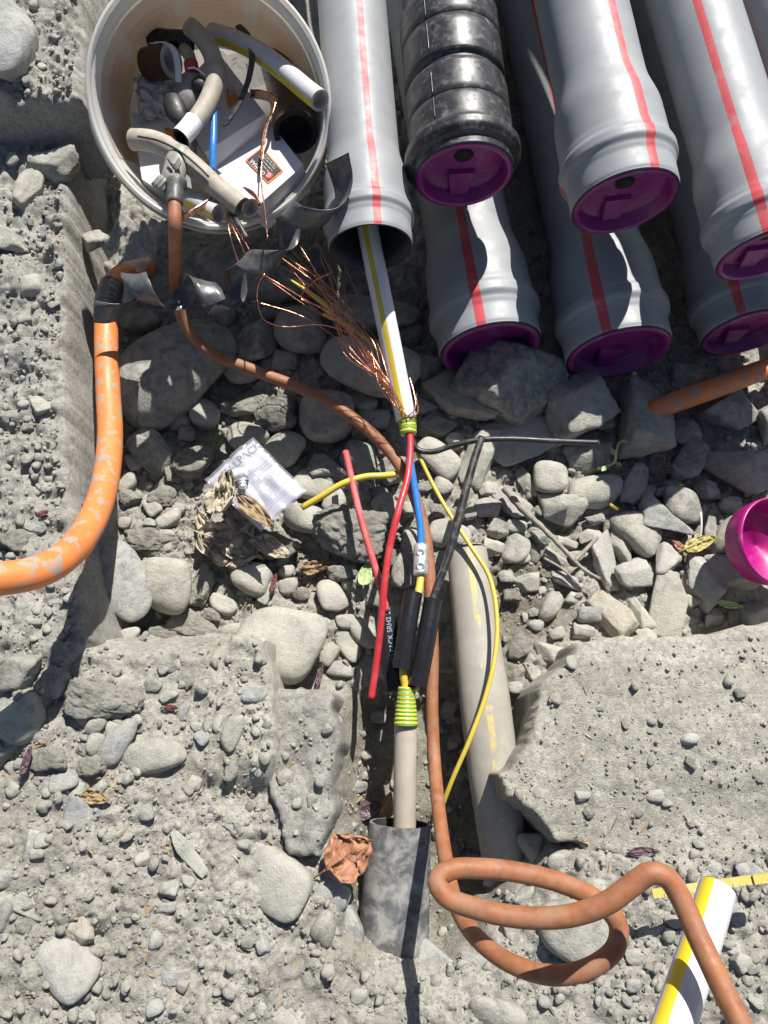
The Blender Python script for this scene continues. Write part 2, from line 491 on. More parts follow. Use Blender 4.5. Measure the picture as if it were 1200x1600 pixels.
YELW = plain('yellow_insulation', (0.58, 0.43, 0.05), 0.4, var=0.08, bmp=0.02, dust=0.3, ds=50, dustcol=(0.6, 0.5, 0.25), dlo=0.5, dhi=0.75)
BLACKW = plain('black_insulation', (0.018, 0.018, 0.019), 0.42, var=0.2, bmp=0.05, dust=0.5, ds=80, dustcol=(0.18, 0.175, 0.16), dlo=0.5, dhi=0.7)
SHRINK = plain('black_shrink_tube', (0.012, 0.012, 0.014), 0.27, var=0.2, bmp=0.03, dust=0.2, ds=420, dustcol=(0.22, 0.21, 0.2), dlo=0.62, dhi=0.72, rv=.06)
TAPEGREY = plain('silver_black_tape', (0.075, 0.077, 0.083), 0.33, 0.15, var=0.3, vs=30, bmp=0.4, bs=50, bd=0.002, dust=0.3, ds=40, dlo=0.5, dhi=0.75)
STEEL = plain('bright_metal', (0.85, 0.85, 0.86), 0.42, 0.85, var=0.08, bmp=0.03)
BEIGE = plain('beige_sheath', (0.40, 0.345, 0.285), 0.55, var=0.12, vs=30, bmp=0.1, dust=0.5, ds=30, dlo=0.45, dhi=0.7)
BEIGED = plain('dirty_beige_sheath', (0.28, 0.245, 0.20), 0.6, var=0.2, vs=45, bmp=0.2, dust=0.6, ds=50, dustcol=(0.42, 0.39, 0.33), dlo=0.42, dhi=0.66)
GREYW = plain('grey_white_plastic', (0.46, 0.455, 0.44), 0.5, var=0.12, bmp=0.1, dust=0.4)
WHITEP = plain('white_plastic', (0.74, 0.72, 0.67), 0.4, var=0.06, bmp=0.05)
CARD = plain('white_card', (0.56, 0.555, 0.57), 0.75, var=0.05, vs=20, bmp=0.05)
ORPRINT = plain('orange_print', (0.62, 0.20, 0.035), 0.6, var=0.05, bmp=0)
BLACKPRINT = plain('black_print', (0.02, 0.02, 0.02), 0.55, bmp=0)
WHITEPRINT = plain('white_print', (0.68, 0.68, 0.68), 0.6, bmp=0)
REDPRINT = plain('red_print', (0.55, 0.05, 0.06), 0.6, bmp=0)
INK = plain('grey_ink', (0.10, 0.10, 0.13), 0.6, bmp=0)
PALEINK = plain('pale_blue_ink', (0.30, 0.35, 0.47), 0.6, bmp=0)
TOOLGREY = plain('tool_grey', (0.17, 0.165, 0.155), 0.5, dust=0.4)
TOOLBLACK = plain('tool_black_rubber', (0.016, 0.016, 0.017), 0.55)
TOOLRED = plain('tool_red', (0.40, 0.03, 0.03), 0.4)
PLUGGREY = plain('plug_grey', (0.23, 0.225, 0.195), 0.5, var=0.1, dust=0.3)
PLUGDARK = plain('plug_dark', (0.06, 0.06, 0.058), 0.5, dust=0.4)
BROWNROLL = plain('dark_brown_tape_roll', (0.055, 0.032, 0.018), 0.35)
PAPER = plain('white_leaflet', (0.52, 0.52, 0.60), 0.55, var=0.05, vs=30, bmp=0.1, bs=40, bd=0.002)
LEAFBEIGE = plain('dry_pale_leaf', (0.37, 0.315, 0.23), 0.75, var=0.25, vs=50, bmp=0.5, bs=110, bd=0.0015, dust=0.5)
LEAFBROWN = plain('dry_brown_leaf', (0.25, 0.17, 0.085), 0.6, var=0.3, vs=50, bmp=0.5, bs=110, bd=0.0015, dust=0.3)
LEAFORANGE = plain('dry_orange_leaf', (0.31, 0.145, 0.08), 0.65, var=0.22, vs=60, bmp=0.6, bs=130, bd=0.0015)
LEAFGREEN = plain('green_leaf', (0.12, 0.19, 0.055), 0.5, var=0.2, vs=80)
LEAFPALE = plain('pale_green_leaf', (0.30, 0.38, 0.16), 0.5, var=0.2, vs=80)
LEAFRED = plain('dark_red_leaf', (0.11, 0.025, 0.03), 0.5, var=0.3, vs=80)
LEAFPURPLE = plain('purple_brown_leaf', (0.085, 0.05, 0.06), 0.5, var=0.3, vs=80)
LEAFOCHRE = plain('ochre_leaf', (0.32, 0.27, 0.08), 0.5, var=0.3, vs=80)
TWIG = plain('grey_dead_wood', (0.235, 0.215, 0.185), 0.8, var=0.25, vs=120, bmp=0.6, bs=220, bd=0.001)
WEED = plain('dry_weed', (0.13, 0.10, 0.07), 0.8, var=0.3)
RULE = plain('yellow_rule_paint', (0.47, 0.39, 0.09), 0.5, var=0.1, dust=0.4, ds=60)

def striped(name, base, stripe, centre, half, rough=0.35, dust=0.2, dashed=False, dcol=DUST):
    m, nt, b, nodes, links = new_mat(name)
    v = coords(nodes, links)
    uv = N_(nodes, 'ShaderNodeUVMap', uv_map='UVMap')
    sx = N_(nodes, 'ShaderNodeSeparateXYZ'); links.new(uv.outputs[0], sx.inputs[0])
    sb = N_(nodes, 'ShaderNodeMath', operation='SUBTRACT'); sb.inputs[1].default_value = centre; links.new(sx.outputs[0], sb.inputs[0])
    ab = N_(nodes, 'ShaderNodeMath', operation='ABSOLUTE'); links.new(sb.outputs[0], ab.inputs[0])
    lt = N_(nodes, 'ShaderNodeMath', operation='LESS_THAN'); lt.inputs[1].default_value = half; links.new(ab.outputs[0], lt.inputs[0])
    f = lt.outputs[0]
    if dashed:
        wear = ramp(nodes, links, noise(nodes, links, v, 22, 5, 0.7), [(0.44, 0.0), (0.52, 0.85)])
        mm = N_(nodes, 'ShaderNodeMath', operation='MULTIPLY'); links.new(f, mm.inputs[0]); links.new(wear, mm.inputs[1]); f = mm.outputs[0]
    c = ramp(nodes, links, noise(nodes, links, v, 18, 6, 0.6), [(0.3, tuple(x * .92 for x in base)), (0.7, base)])
    c = mix(nodes, links, f, c, stripe)
    d = ramp(nodes, links, noise(nodes, links, v, 40, 9, 0.7, 0.4), [(0.46, 0.0), (0.7, dust)])
    c = mix(nodes, links, d, c, dcol)
    links.new(c, b.inputs['Base Color'])
    rr = ramp(nodes, links, noise(nodes, links, v, 60, 6, 0.6), [(0.3, rough - .1), (0.7, rough + .15)])
    links.new(rr, b.inputs['Roughness'])
    links.new(bump(nodes, links, noise(nodes, links, v, 150, 4, 0.6), 0.12, 0.0008), b.inputs['Normal'])
    return m
CONDUITW = striped('white_yellow_conduit', (0.70, 0.69, 0.70), (0.57, 0.44, 0.03), 0.03, 0.052, 0.36, 0.12)
CONDUITW2 = striped('white_conduit_side_stripe', (0.50, 0.50, 0.525), (0.58, 0.45, 0.02), 0.10, 0.058, 0.3, 0.06)
CONDUITB = striped('grey_beige_conduit', (0.32, 0.30, 0.255), (0.52, 0.42, 0.13), 0.985, 0.026, 0.5, 0.55, True, (0.40, 0.38, 0.335))
def gy_tape():
    m, nt, b, nodes, links = new_mat('green_yellow_tape')
    uv = N_(nodes, 'ShaderNodeUVMap', uv_map='UVMap')
    sx = N_(nodes, 'ShaderNodeSeparateXYZ'); links.new(uv.outputs[0], sx.inputs[0])
    v = coords(nodes, links)
    nz = noise(nodes, links, v, 45, 3, 0.5)
    ma = N_(nodes, 'ShaderNodeMath', operation='MULTIPLY_ADD'); ma.inputs[1].default_value = 0.0035
    links.new(nz, ma.inputs[0]); links.new(sx.outputs[1], ma.inputs[2])
    mu = N_(nodes, 'ShaderNodeMath', operation='MULTIPLY'); mu.inputs[1].default_value = 200; links.new(ma.outputs[0], mu.inputs[0])
    fr = N_(nodes, 'ShaderNodeMath', operation='FRACT'); links.new(mu.outputs[0], fr.inputs[0])
    c = ramp(nodes, links, fr.outputs[0], [(0.44, (0.50, 0.48, 0.06)), (0.52, (0.14, 0.28, 0.045))])
    links.new(c, b.inputs['Base Color']); b.inputs['Roughness'].default_value = 0.35
    return m
GYTAPE = gy_tape()
def label_mat():
    m, nt, b, nodes, links = new_mat('bucket_print')
    uv = N_(nodes, 'ShaderNodeUVMap', uv_map='UVMap')
    sx = N_(nodes, 'ShaderNodeSeparateXYZ'); links.new(uv.outputs[0], sx.inputs[0])
    v = coords(nodes, links)
    mu = N_(nodes, 'ShaderNodeMath', operation='MULTIPLY'); mu.inputs[1].default_value = 1 / 0.15; links.new(sx.outputs[1], mu.inputs[0])
    r = N_(nodes, 'ShaderNodeValToRGB'); r.color_ramp.interpolation = 'CONSTANT'
    pale, org, yel, wh = (0.50, 0.42, 0.38), (0.62, 0.24, 0.15), (0.66, 0.36, 0.08), (0.60, 0.50, 0.44)
    st = [(0.0, pale), (0.26, org), (0.36, wh), (0.385, org), (0.46, wh), (0.475, org), (0.585, yel), (0.84, wh)]
    e = r.color_ramp.elements
    while len(e) < len(st): e.new(0.5)
    for el, (p, c) in zip(e, st): el.position = p; el.color = (*c, 1)
    links.new(mu.outputs[0], r.inputs[0])
    c = r.outputs[0]
    # columns of small print: pale blocks with text-like grain
    mx = N_(nodes, 'ShaderNodeMath', operation='MULTIPLY'); mx.inputs[1].default_value = 9.0; links.new(sx.outputs[0], mx.inputs[0])
    fx = N_(nodes, 'ShaderNodeMath', operation='FRACT'); links.new(mx.outputs[0], fx.inputs[0])
    gt = N_(nodes, 'ShaderNodeMath', operation='GREATER_THAN'); gt.inputs[1].default_value = 0.80; links.new(fx.outputs[0], gt.inputs[0])
    lt = N_(nodes, 'ShaderNodeMath', operation='LESS_THAN'); lt.inputs[1].default_value = 0.66; links.new(mu.outputs[0], lt.inputs[0])
    mm = N_(nodes, 'ShaderNodeMath', operation='MULTIPLY'); links.new(gt.outputs[0], mm.inputs[0]); links.new(lt.outputs[0], mm.inputs[1])
    g = ramp(nodes, links, noise(nodes, links, v, 240, 3, 0.6), [(0.42, (0.42, 0.42, 0.46)), (0.56, (0.60, 0.57, 0.53))])
    c = mix(nodes, links, mm.outputs[0], c, g)
    d = ramp(nodes, links, noise(nodes, links, v, 24, 8, 0.7), [(0.35, 0.15), (0.7, 0.5)])
    c = mix(nodes, links, d, c, (0.56, 0.53, 0.48))
    links.new(c, b.inputs['Base Color']); b.inputs['Roughness'].default_value = 0.45
    return m
PRINT = label_mat()
translucent(PRINT, 0.32, (0.78, 0.64, 0.52))
def film_mat(name, fd, fg):
    m, nt, b, nodes, links = new_mat(name)
    nodes.remove(b)
    tr = N_(nodes, 'ShaderNodeBsdfTransparent'); gl = N_(nodes, 'ShaderNodeBsdfGlossy')
    gl.inputs['Roughness'].default_value = 0.12
    v = coords(nodes, links)
    nrm_ = bump(nodes, links, noise(nodes, links, v, 55, 3, 0.5), 0.6, 0.003)
    links.new(nrm_, gl.inputs['Normal'])
    df = N_(nodes, 'ShaderNodeBsdfDiffuse'); df.inputs['Color'].default_value = (0.75, 0.75, 0.8, 1)
    a = N_(nodes, 'ShaderNodeMixShader'); a.inputs[0].default_value = fd
    links.new(tr.outputs[0], a.inputs[1]); links.new(df.outputs[0], a.inputs[2])
    c = N_(nodes, 'ShaderNodeMixShader'); c.inputs[0].default_value = fg
    links.new(a.outputs[0], c.inputs[1]); links.new(gl.outputs[0], c.inputs[2])
    links.new(c.outputs[0], nodes['Material Output'].inputs['Surface'])
    return m
FILM = film_mat('clear_film', .12, .10)
FILM2 = film_mat('thin_dusty_film', .05, .05)

# ------------------------------------------------------------------ terrain
def poly_sd(x, y, poly):
    """signed distance, negative inside"""
    p = np.asarray(poly, float)[:, :2]
    d2 = np.full(x.shape, 1e9); ins = np.zeros(x.shape, bool)
    for i in range(len(p)):
        a = p[i]; b = p[(i + 1) % len(p)]
        ex, ey = b - a
        wx, wy = x - a[0], y - a[1]
        t = np.clip((wx * ex + wy * ey) / (ex * ex + ey * ey + 1e-12), 0, 1)
        d2 = np.minimum(d2, (wx - ex * t) ** 2 + (wy - ey * t) ** 2)
        c = ((a[1] <= y) & (b[1] > y)) | ((b[1] <= y) & (a[1] > y))
        xs = a[0] + (y - a[1]) / (b[1] - a[1] if b[1] != a[1] else 1e-12) * ex
        ins ^= c & (x < xs)
    d = np.sqrt(d2)
    return np.where(ins, -d, d)
def wp(lst, z):
    return [W(a, b, z)[:2] for a, b in lst]
FRONT = wp([(-900, 1020), (60, 1015), (180, 1000), (330, 1010), (420, 1080), (500, 1110), (525, 1180), (525, 1330), (545, 1455), (600, 1490),
            (700, 1505), (800, 1440), (870, 1320), (960, 1310), (2200, 1260), (2200, 3600), (-900, 3600)], 0.07)
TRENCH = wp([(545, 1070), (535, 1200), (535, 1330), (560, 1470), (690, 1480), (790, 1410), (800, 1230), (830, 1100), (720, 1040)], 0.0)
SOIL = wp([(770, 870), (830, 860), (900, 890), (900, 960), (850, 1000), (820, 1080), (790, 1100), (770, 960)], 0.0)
def ground_h(x, y):
    f = 1 - sstep(-0.025, 0.035, poly_sd(x, y, FRONT) + 0.02 * fbm2(x, y, 14, 3, 5))
    fz = 0.072 + 0.065 * sstep(-0.05, -0.42, x) + 0.03 * sstep(-0.25, -0.6, y)
    t = 1 - sstep(-0.05, 0.02, poly_sd(x, y, TRENCH))
    h = f * fz - t * 0.06 * (1 - f) - 0.026 * (1 - f)
    far = sstep(0.55, 0.9, y)
    h = h + far * 0.03
    h = h + 0.020 * fbm2(x, y, 7, 3, 1) * (0.6 + 0.6 * (1 - f))
    h = h + 0.012 * fbm2(x, y, 32, 3, 2) + 0.009 * fbm2(x, y, 95, 3, 8, 0.65) * (0.5 + fbm2(x, y, 6, 2, 51) + 0.5)
    return h

FOUND_Z = 0.15
FOUND = wp([(104, 320), (101, 450), (97, 600), (102, 760), (110, 880), (126, 950), (138, 995)], FOUND_Z) + [np.array([-0.62, -0.30]), np.array([-3.2, -0.32]), np.array([-3.2, 1.6])] + wp([(150, -500), (128, 0), (116, 200)], FOUND_Z)
BLOCK_Z = 0.235
BLOCK = wp([(124, 150), (80, 156), (0, 148), (-300, 140)], BLOCK_Z) + [np.array([-1.4, 1.5])] + wp([(150, -600), (140, -150), (130, 0)], BLOCK_Z)
SLAB_Z = 0.105
SLAB = wp([(920, 1000), (872, 1040), (853, 1076), (842, 1128), (832, 1166), (798, 1190), (779, 1210), (800, 1243), (838, 1276), (866, 1290), (884, 1312), (960, 1345), (1120, 1360), (1500, 1340), (1900, 1240), (1900, 930), (1300, 962), (1120, 984), (1010, 998)], SLAB_Z)
FOOT = wp([(300, 1030), (360, 990), (414, 996), (420, 1060), (428, 1165), (410, 1250), (330, 1290), (260, 1200)], 0.13)
LUMP = wp([(424, 1082), (470, 1078), (518, 1086), (527, 1190), (522, 1270), (498, 1338), (450, 1330), (420, 1240)], 0.10)
def found_top(x, y): return FOUND_Z + 0.012 * fbm2(x, y, 6, 3, 3) + 0.020 * fbm2(x, y, 34, 4, 4, 0.66)
def block_top(x, y): return BLOCK_Z + 0.010 * fbm2(x, y, 9, 3, 6) + 0.018 * fbm2(x, y, 42, 4, 7, 0.66)
SLAB_Y0, SLAB_Y1 = W(900, 1130, .1)[1], W(900, 1350, .1)[1]
def slab_top(x, y): return SLAB_Z - 0.034 * sstep(SLAB_Y0, SLAB_Y1, y) * sstep(W(830, 1300, .1)[0], W(900, 1300, .1)[0], x) + 0.012 * fbm2(x, y, 5, 3, 9) + 0.004 * fbm2(x, y, 36, 5, 10, 0.66)
FOOT_E = W(418, 1060, 0.12)[0]
def foot_top(x, y):
    k = sstep(-0.15, -0.04, x - FOOT_E) * sstep(W(400, 1260, .12)[1], W(400, 1180, .12)[1], y)
    return ground_h(x, y) * (1 - k) + (0.122 + 0.010 * fbm2(x, y, 12, 3, 13) + 0.009 * fbm2(x, y, 55, 4, 14, 0.65)) * k - 0.006 * (1 - k)
def lump_top(x, y): return 0.088 + 0.022 * fbm2(x, y, 15, 3, 15) + 0.008 * fbm2(x, y, 60, 4, 16, 0.6)
PATCH = [(FOUND, found_top), (BLOCK, block_top), (SLAB, slab_top), (FOOT, foot_top), (LUMP, lump_top)]
def H(x, y):
    X = np.atleast_1d(np.asarray(x, float)); Y = np.atleast_1d(np.asarray(y, float))
    h = ground_h(X, Y)
    for poly, fn in PATCH:
        ins = poly_sd(X, Y, poly) < -0.006
        h = np.where(ins, np.maximum(h, fn(X, Y)), h)
    return h if np.ndim(x) else float(h[0])
def on_ground(px, py, dz=0.0):
    z = 0.05
    for _ in range(5):
        p = W(px, py, z + dz); z = 0.5 * z + 0.5 * H(p[0], p[1])
    return W(px, py, z + dz)

def axis(fine0, fine1, step, lo, hi):
    f = np.arange(fine0, fine1, step)
    g = [fine0]; s = step
    while g[-1] > lo: s *= 1.35; g.append(g[-1] - s)
    k = [f[-1]]; s = step
    while k[-1] < hi: s *= 1.35; k.append(k[-1] + s)
    return np.concatenate([np.array(g[:0:-1]), f, np.array(k[1:])])
gx = axis(-0.86, 0.86, 0.0031, -60, 60); gy = axis(-0.50, 1.25, 0.0031, -60, 60)
X, Y = np.meshgrid(gx, gy, indexing='ij')
Z = ground_h(X, Y)
nx, ny = X.shape
i = np.arange(nx - 1)[:, None]; j = np.arange(ny - 1)[None, :]
GF = np.stack([i * ny + j, (i + 1) * ny + j, (i + 1) * ny + j + 1, i * ny + j + 1], -1).reshape(-1, 4)
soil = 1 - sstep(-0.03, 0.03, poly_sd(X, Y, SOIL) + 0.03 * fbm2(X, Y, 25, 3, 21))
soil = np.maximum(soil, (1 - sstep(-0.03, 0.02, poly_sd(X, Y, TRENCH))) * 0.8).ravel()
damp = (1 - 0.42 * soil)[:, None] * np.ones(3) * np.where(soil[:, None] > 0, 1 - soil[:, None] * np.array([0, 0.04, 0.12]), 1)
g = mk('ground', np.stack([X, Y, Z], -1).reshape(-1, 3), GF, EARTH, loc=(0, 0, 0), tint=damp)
g['kind'] = 'structure'

def patch(name, poly, top, bot, mat, step=0.0034, warp=0.012, lim=None, wall=0.012, rough=0.006):
    p = np.asarray(poly)
    lo = p.min(0) - 0.03; hi = p.max(0) + 0.03
    if lim is not None:
        lo = np.maximum(lo, lim[0]); hi = np.minimum(hi, lim[1])
    xs = np.arange(lo[0], hi[0], step); ys = np.arange(lo[1], hi[1], step)
    Xp, Yp = np.meshgrid(xs, ys, indexing='ij')
    sd = poly_sd(Xp, Yp, poly) + warp * (np.abs(fbm2(Xp, Yp, 18, 2, 31)) * 1.3 - .25 + 0.3 * fbm2(Xp, Yp, 45, 3, 33, 0.6))
    t = sstep(0.0, wall, sd)
    zt = top(Xp, Yp) - 0.004 * sstep(-0.008, 0.0, sd)
    Zp = zt * (1 - t) + bot * t + rough * fbm2(Xp, Yp, 75, 4, 37, 0.7) * np.sin(np.clip(t, 0, 1) * math.pi)
    ok = sd < wall + 0.006
    a, b_ = Xp.shape
    cell = ok[:-1, :-1] & ok[1:, :-1] & ok[:-1, 1:] & ok[1:, 1:]
    ii, jj = np.nonzero(cell)
    Fq = np.stack([ii * b_ + jj, (ii + 1) * b_ + jj, (ii + 1) * b_ + jj + 1, ii * b_ + jj + 1], -1)
    Vp = np.stack([Xp, Yp, Zp], -1).reshape(-1, 3)
    used = np.unique(Fq); rem = np.full(len(Vp), -1); rem[used] = np.arange(len(used))
    return mk(name, Vp[used], rem[Fq], mat)
LIM = (np.array([-1.15, -0.6]), np.array([1.2, 1.35]))
tag(patch('concrete_foundation', FOUND, found_top, -0.06, CONC, lim=LIM, warp=0.010, wall=0.012), 'long rough concrete foundation edge along the left side of the trench', 'concrete')
tag(patch('concrete_block', BLOCK, block_top, 0.10, CONC, lim=LIM, warp=0.008, wall=0.016), 'raised concrete block in the upper left corner beside the white bucket', 'concrete')
tag(patch('concrete_slab', SLAB, slab_top, -0.08, CONC2, lim=LIM, warp=0.020, wall=0.011, rough=0.014), 'broad dusty broken concrete slab at right below the rubble', 'concrete')
tag(patch('concrete_footing', FOOT, foot_top, -0.02, CONC2, warp=0.006, wall=0.008), 'dusty concrete footing with straight right edge left of the cable trench', 'concrete')
tag(patch('concrete_lump', LUMP, lump_top, -0.09, CONC, warp=0.018, wall=0.014), 'rough pale lump of concrete between the footing and the lower beige cable', 'concrete')

# ------------------------------------------------------------------ stones
ICO = {}
def ico(sub):
    if sub not in ICO:
        bm = bmesh.new(); bmesh.ops.create_icosphere(bm, subdivisions=sub, radius=1)
        V = np.array([v.co for v in bm.verts]); F = np.array([[v.index for v in f.verts] for f in bm.faces]); bm.free()
        ICO[sub] = (V / np.linalg.norm(V, axis=1)[:, None], F)
    return ICO[sub]
def stone_shape(sub, kind, g):
    Dv, F = ico(sub)
    k = {'r': 7, 'a': 9, 'c': 11, 'f': 8}[kind]
    n = g.normal(size=(k, 3)); n /= np.linalg.norm(n, axis=1)[:, None]
    d = {'r': g.uniform(0.78, 1.0, k), 'a': g.uniform(0.48, 0.9, k), 'c': g.uniform(0.7, 1.0, k), 'f': g.uniform(0.6, 1.0, k)}[kind]
    p = {'r': 4.0, 'a': 60.0, 'c': 8.0, 'f': 50.0}[kind]
    # box planes keep it closed
    n = np.vstack([n, np.eye(3), -np.eye(3)]); d = np.concatenate([d, np.full(6, 1.0)])
    q = np.maximum(Dv @ n.T, 0) / d
    r = (q ** p).sum(1) ** (-1 / p)
    s = int(g.integers(0, 1000))
    P = Dv * r[:, None]
    amp = {'r': (0.18, 0.018), 'a': (0.16, 0.065), 'c': (0.34, 0.22), 'f': (0.14, 0.05)}[kind]
    r = r * (1 + amp[0] * vn3(P, 1.3, s) + amp[1] * fbm3(P, 4.5, 5, s + 9, 0.64))
    P = Dv * r[:, None]
    lo, hi = P.min(0), P.max(0)
    return (P - (lo + hi) / 2) / ((hi - lo) / 2), F
TONES = {'g': ((0.36, 0.348, 0.305), 'grey'), 'l': ((0.43, 0.415, 0.355), 'pale'), 'b': ((0.315, 0.33, 0.335), 'blue-grey'),
         'd': ((0.255, 0.248, 0.228), 'dark grey'), 'w': ((0.45, 0.44, 0.415), 'whitish'), 't': ((0.42, 0.37, 0.285), 'tan'),
         'n': ((0.30, 0.265, 0.22), 'brownish'), 'v': ((0.36, 0.385, 0.33), 'greenish')}
LAND = []   # (px, py, phrase) things one can find
def L_(x, y, t): LAND.append((x, y, t))
for t in [(330, 190, 'the white bucket'), (170, 640, 'the muddy orange conduit'), (400, 755, 'the plastic bag'), (380, 840, 'the crumpled leaves'), (612, 530, 'the white cable'),
          (636, 665, 'the striped tape'), (658, 875, 'the metal connector'), (640, 1000, 'the black tubes'), (570, 800, 'the red wires'), (735, 960, 'the grey conduit'),
          (860, 835, 'the twig'), (850, 690, 'the black wire'), (760, 540, 'the lower left duct'), (960, 570, 'the lower middle duct'), (1160, 530, 'the lower right duct'),
          (1180, 845, 'the magenta cap'), (1120, 605, 'the orange pipe stub'), (545, 1335, 'the orange leaf'), (620, 1390, 'the black sleeve'), (632, 1210, 'the lower cable'),
          (830, 1430, 'the cable loop'), (1080, 1480, 'the striped pipe'), (1100, 1385, 'the yellow rule'), (1000, 1160, 'the concrete slab'), (470, 1200, 'the concrete lump'),
          (40, 60, 'the corner block'), (60, 700, 'the foundation'), (520, 770, 'the yellow offcut'), (500, 470, 'the copper strands'), (270, 450, 'the black tape'), (1090, 850, 'the yellowing leaf'),
          (1030, 740, 'the dry weed'), (770, 1000, 'the yellow wire'), (960, 715, 'the green stem'), (1005, 1330, 'the purple leaf')]:
    L_(*t)
def rel(x, y, l):
    dx, dy = x - l[0], y - l[1]
    if math.hypot(dx, dy) < 26: return 'at'
    a = math.degrees(math.atan2(-dy, dx)) % 360
    return ['right of', 'upper right of', 'above', 'upper left of', 'left of', 'lower left of', 'below', 'lower right of'][int((a + 22.5) // 45) % 8]
USED = {}
KINDW = {'r': 'rounded', 'a': 'angular', 'c': 'crumbly', 'f': 'flat angular'}
def size_word(w):
    return 'huge' if w > 180 else 'very large' if w > 125 else 'large' if w > 92 else 'broad' if w > 72 else 'medium' if w > 52 else 'small' if w > 36 else 'little' if w > 24 else 'tiny'
def stone_label(x, y, w, h, kind, tone):
    asp = w / h
    sh = KINDW[kind]
    if asp > 1.75: sh = {'r': 'long rounded', 'a': 'long angular', 'c': 'long crumbly', 'f': 'long flat'}[kind]
    elif asp < 1.12 and kind == 'r': sh = 'round'
    noun = 'clod' if kind == 'c' else 'boulder' if w > 150 else 'cobble' if kind == 'r' and w > 40 else 'pebble' if w <= 40 and kind == 'r' else 'rock' if w > 90 else 'stone' if w > 36 else 'stone chip'
    near = sorted(LAND, key=lambda l: (l[0] - x) ** 2 + (l[1] - y) ** 2)
    cands = []
    for k in (0, 1, 2):
        cands.append(f"{size_word(w)} {TONES[tone][1]} {sh} {noun} {rel(x, y, near[k])} {near[k][2]}")
    for a_, b_ in ((0, 1), (0, 2), (1, 2), (0, 3), (1, 3), (2, 3), (0, 4), (1, 4), (2, 4)):
        cands.append(f"{size_word(w)} {TONES[tone][1]} {sh} {noun} {rel(x, y, near[a_])} {near[a_][2]}, {rel(x, y, near[b_])} {near[b_][2]}")
    for k in (0, 1, 2):
        for o in ('second', 'third', 'fourth', 'fifth', 'sixth'):
            cands.append(f"{o} {size_word(w)} {TONES[tone][1]} {sh} {noun} {rel(x, y, near[k])} {near[k][2]}")
    for c in cands:
        if c not in USED and len(c.split()) <= 16:
            USED[c] = 1
            return c
    return cands[-1]
SHAPES = {}
def put_stone(px, py, w, h, ang=0, kind='r', tone='g', rise=None, thick=0.72, sub=None, label=None, dz=0.0, seed=None, group=None):
    if rise is None: rise = 0.8 if (440 < py < 1000 and px > 150) else .1 if kind == 'f' else (-0.42 if kind != 'c' else .05) if (py > 1225 and w > 55 and px < 760) else 0.3
    z = 0.04
    g = np.random.default_rng(int(abs(px) * 1.7 + abs(py) * 31 + w) if seed is None else seed)
    for _ in range(5):
        p = W(px, py, z)
        c = 0.5 * thick * min(w, h) * mpx(p)
        z = 0.4 * z + 0.6 * (H(p[0], p[1]) + c * rise + dz)
    p = W(px, py, z)
    s = mpx(p)
    # image height of a lump = footprint seen at a slant plus some of its side
    el = abs(ray(px, py)[2]) / np.linalg.norm(ray(px, py))
    a, b_ = w * s / 2, h * s / 2
    if sub is None: sub = 5 if w > 84 else 4 if w > 30 else 3
    if w <= 40:
        key = (kind, sub, int(g.integers(0, 10)))
        if key not in SHAPES:
            Vs, F = stone_shape(sub, kind, np.random.default_rng(hash(key) % 9999 if False else (ord(kind) * 100 + key[2])))
            me = np_mesh('pebble', Vs * 0.01, F); me.materials.append(CLOD if kind == 'c' else STONE)
            SHAPES[key] = me
        me = SHAPES[key]; sc3 = (a / .01, b_ / .01, c / .01)
        name = 'dirt_clod' if kind == 'c' else 'pebble' if kind == 'r' else 'stone_chip'
    else:
        Vs, F = stone_shape(sub, kind, g)
        me = np_mesh('stone', Vs * np.array([a, b_, c]), F); sc3 = (1, 1, 1); me.materials.append(CLOD if kind == 'c' else STONE)
        name = 'dirt_clod' if kind == 'c' else 'boulder' if w > 150 else 'cobble' if kind == 'r' else 'rock'
    o = bpy.data.objects.new(name, me)
    COL.objects.link(o)
    o.location = tuple(map(float, p))
    tilt = 10 if kind == 'r' else 14
    o.rotation_euler = (R(g.uniform(-tilt, tilt)), R(g.uniform(-tilt, tilt)), R(ang))
    o.scale = tuple(map(float, sc3))
    t = np.array(TONES[tone][0]) * np.array([1.0, 0.995, .965]) * g.uniform(0.88, 1.1)
    o.color = (*map(float, t), 1)
    tag(o, label or stone_label(px, py, w, h, kind, tone), 'stone' if kind != 'c' else 'dirt clod', group or ('loose stones' if kind != 'c' else 'clods of earth'))
    return o
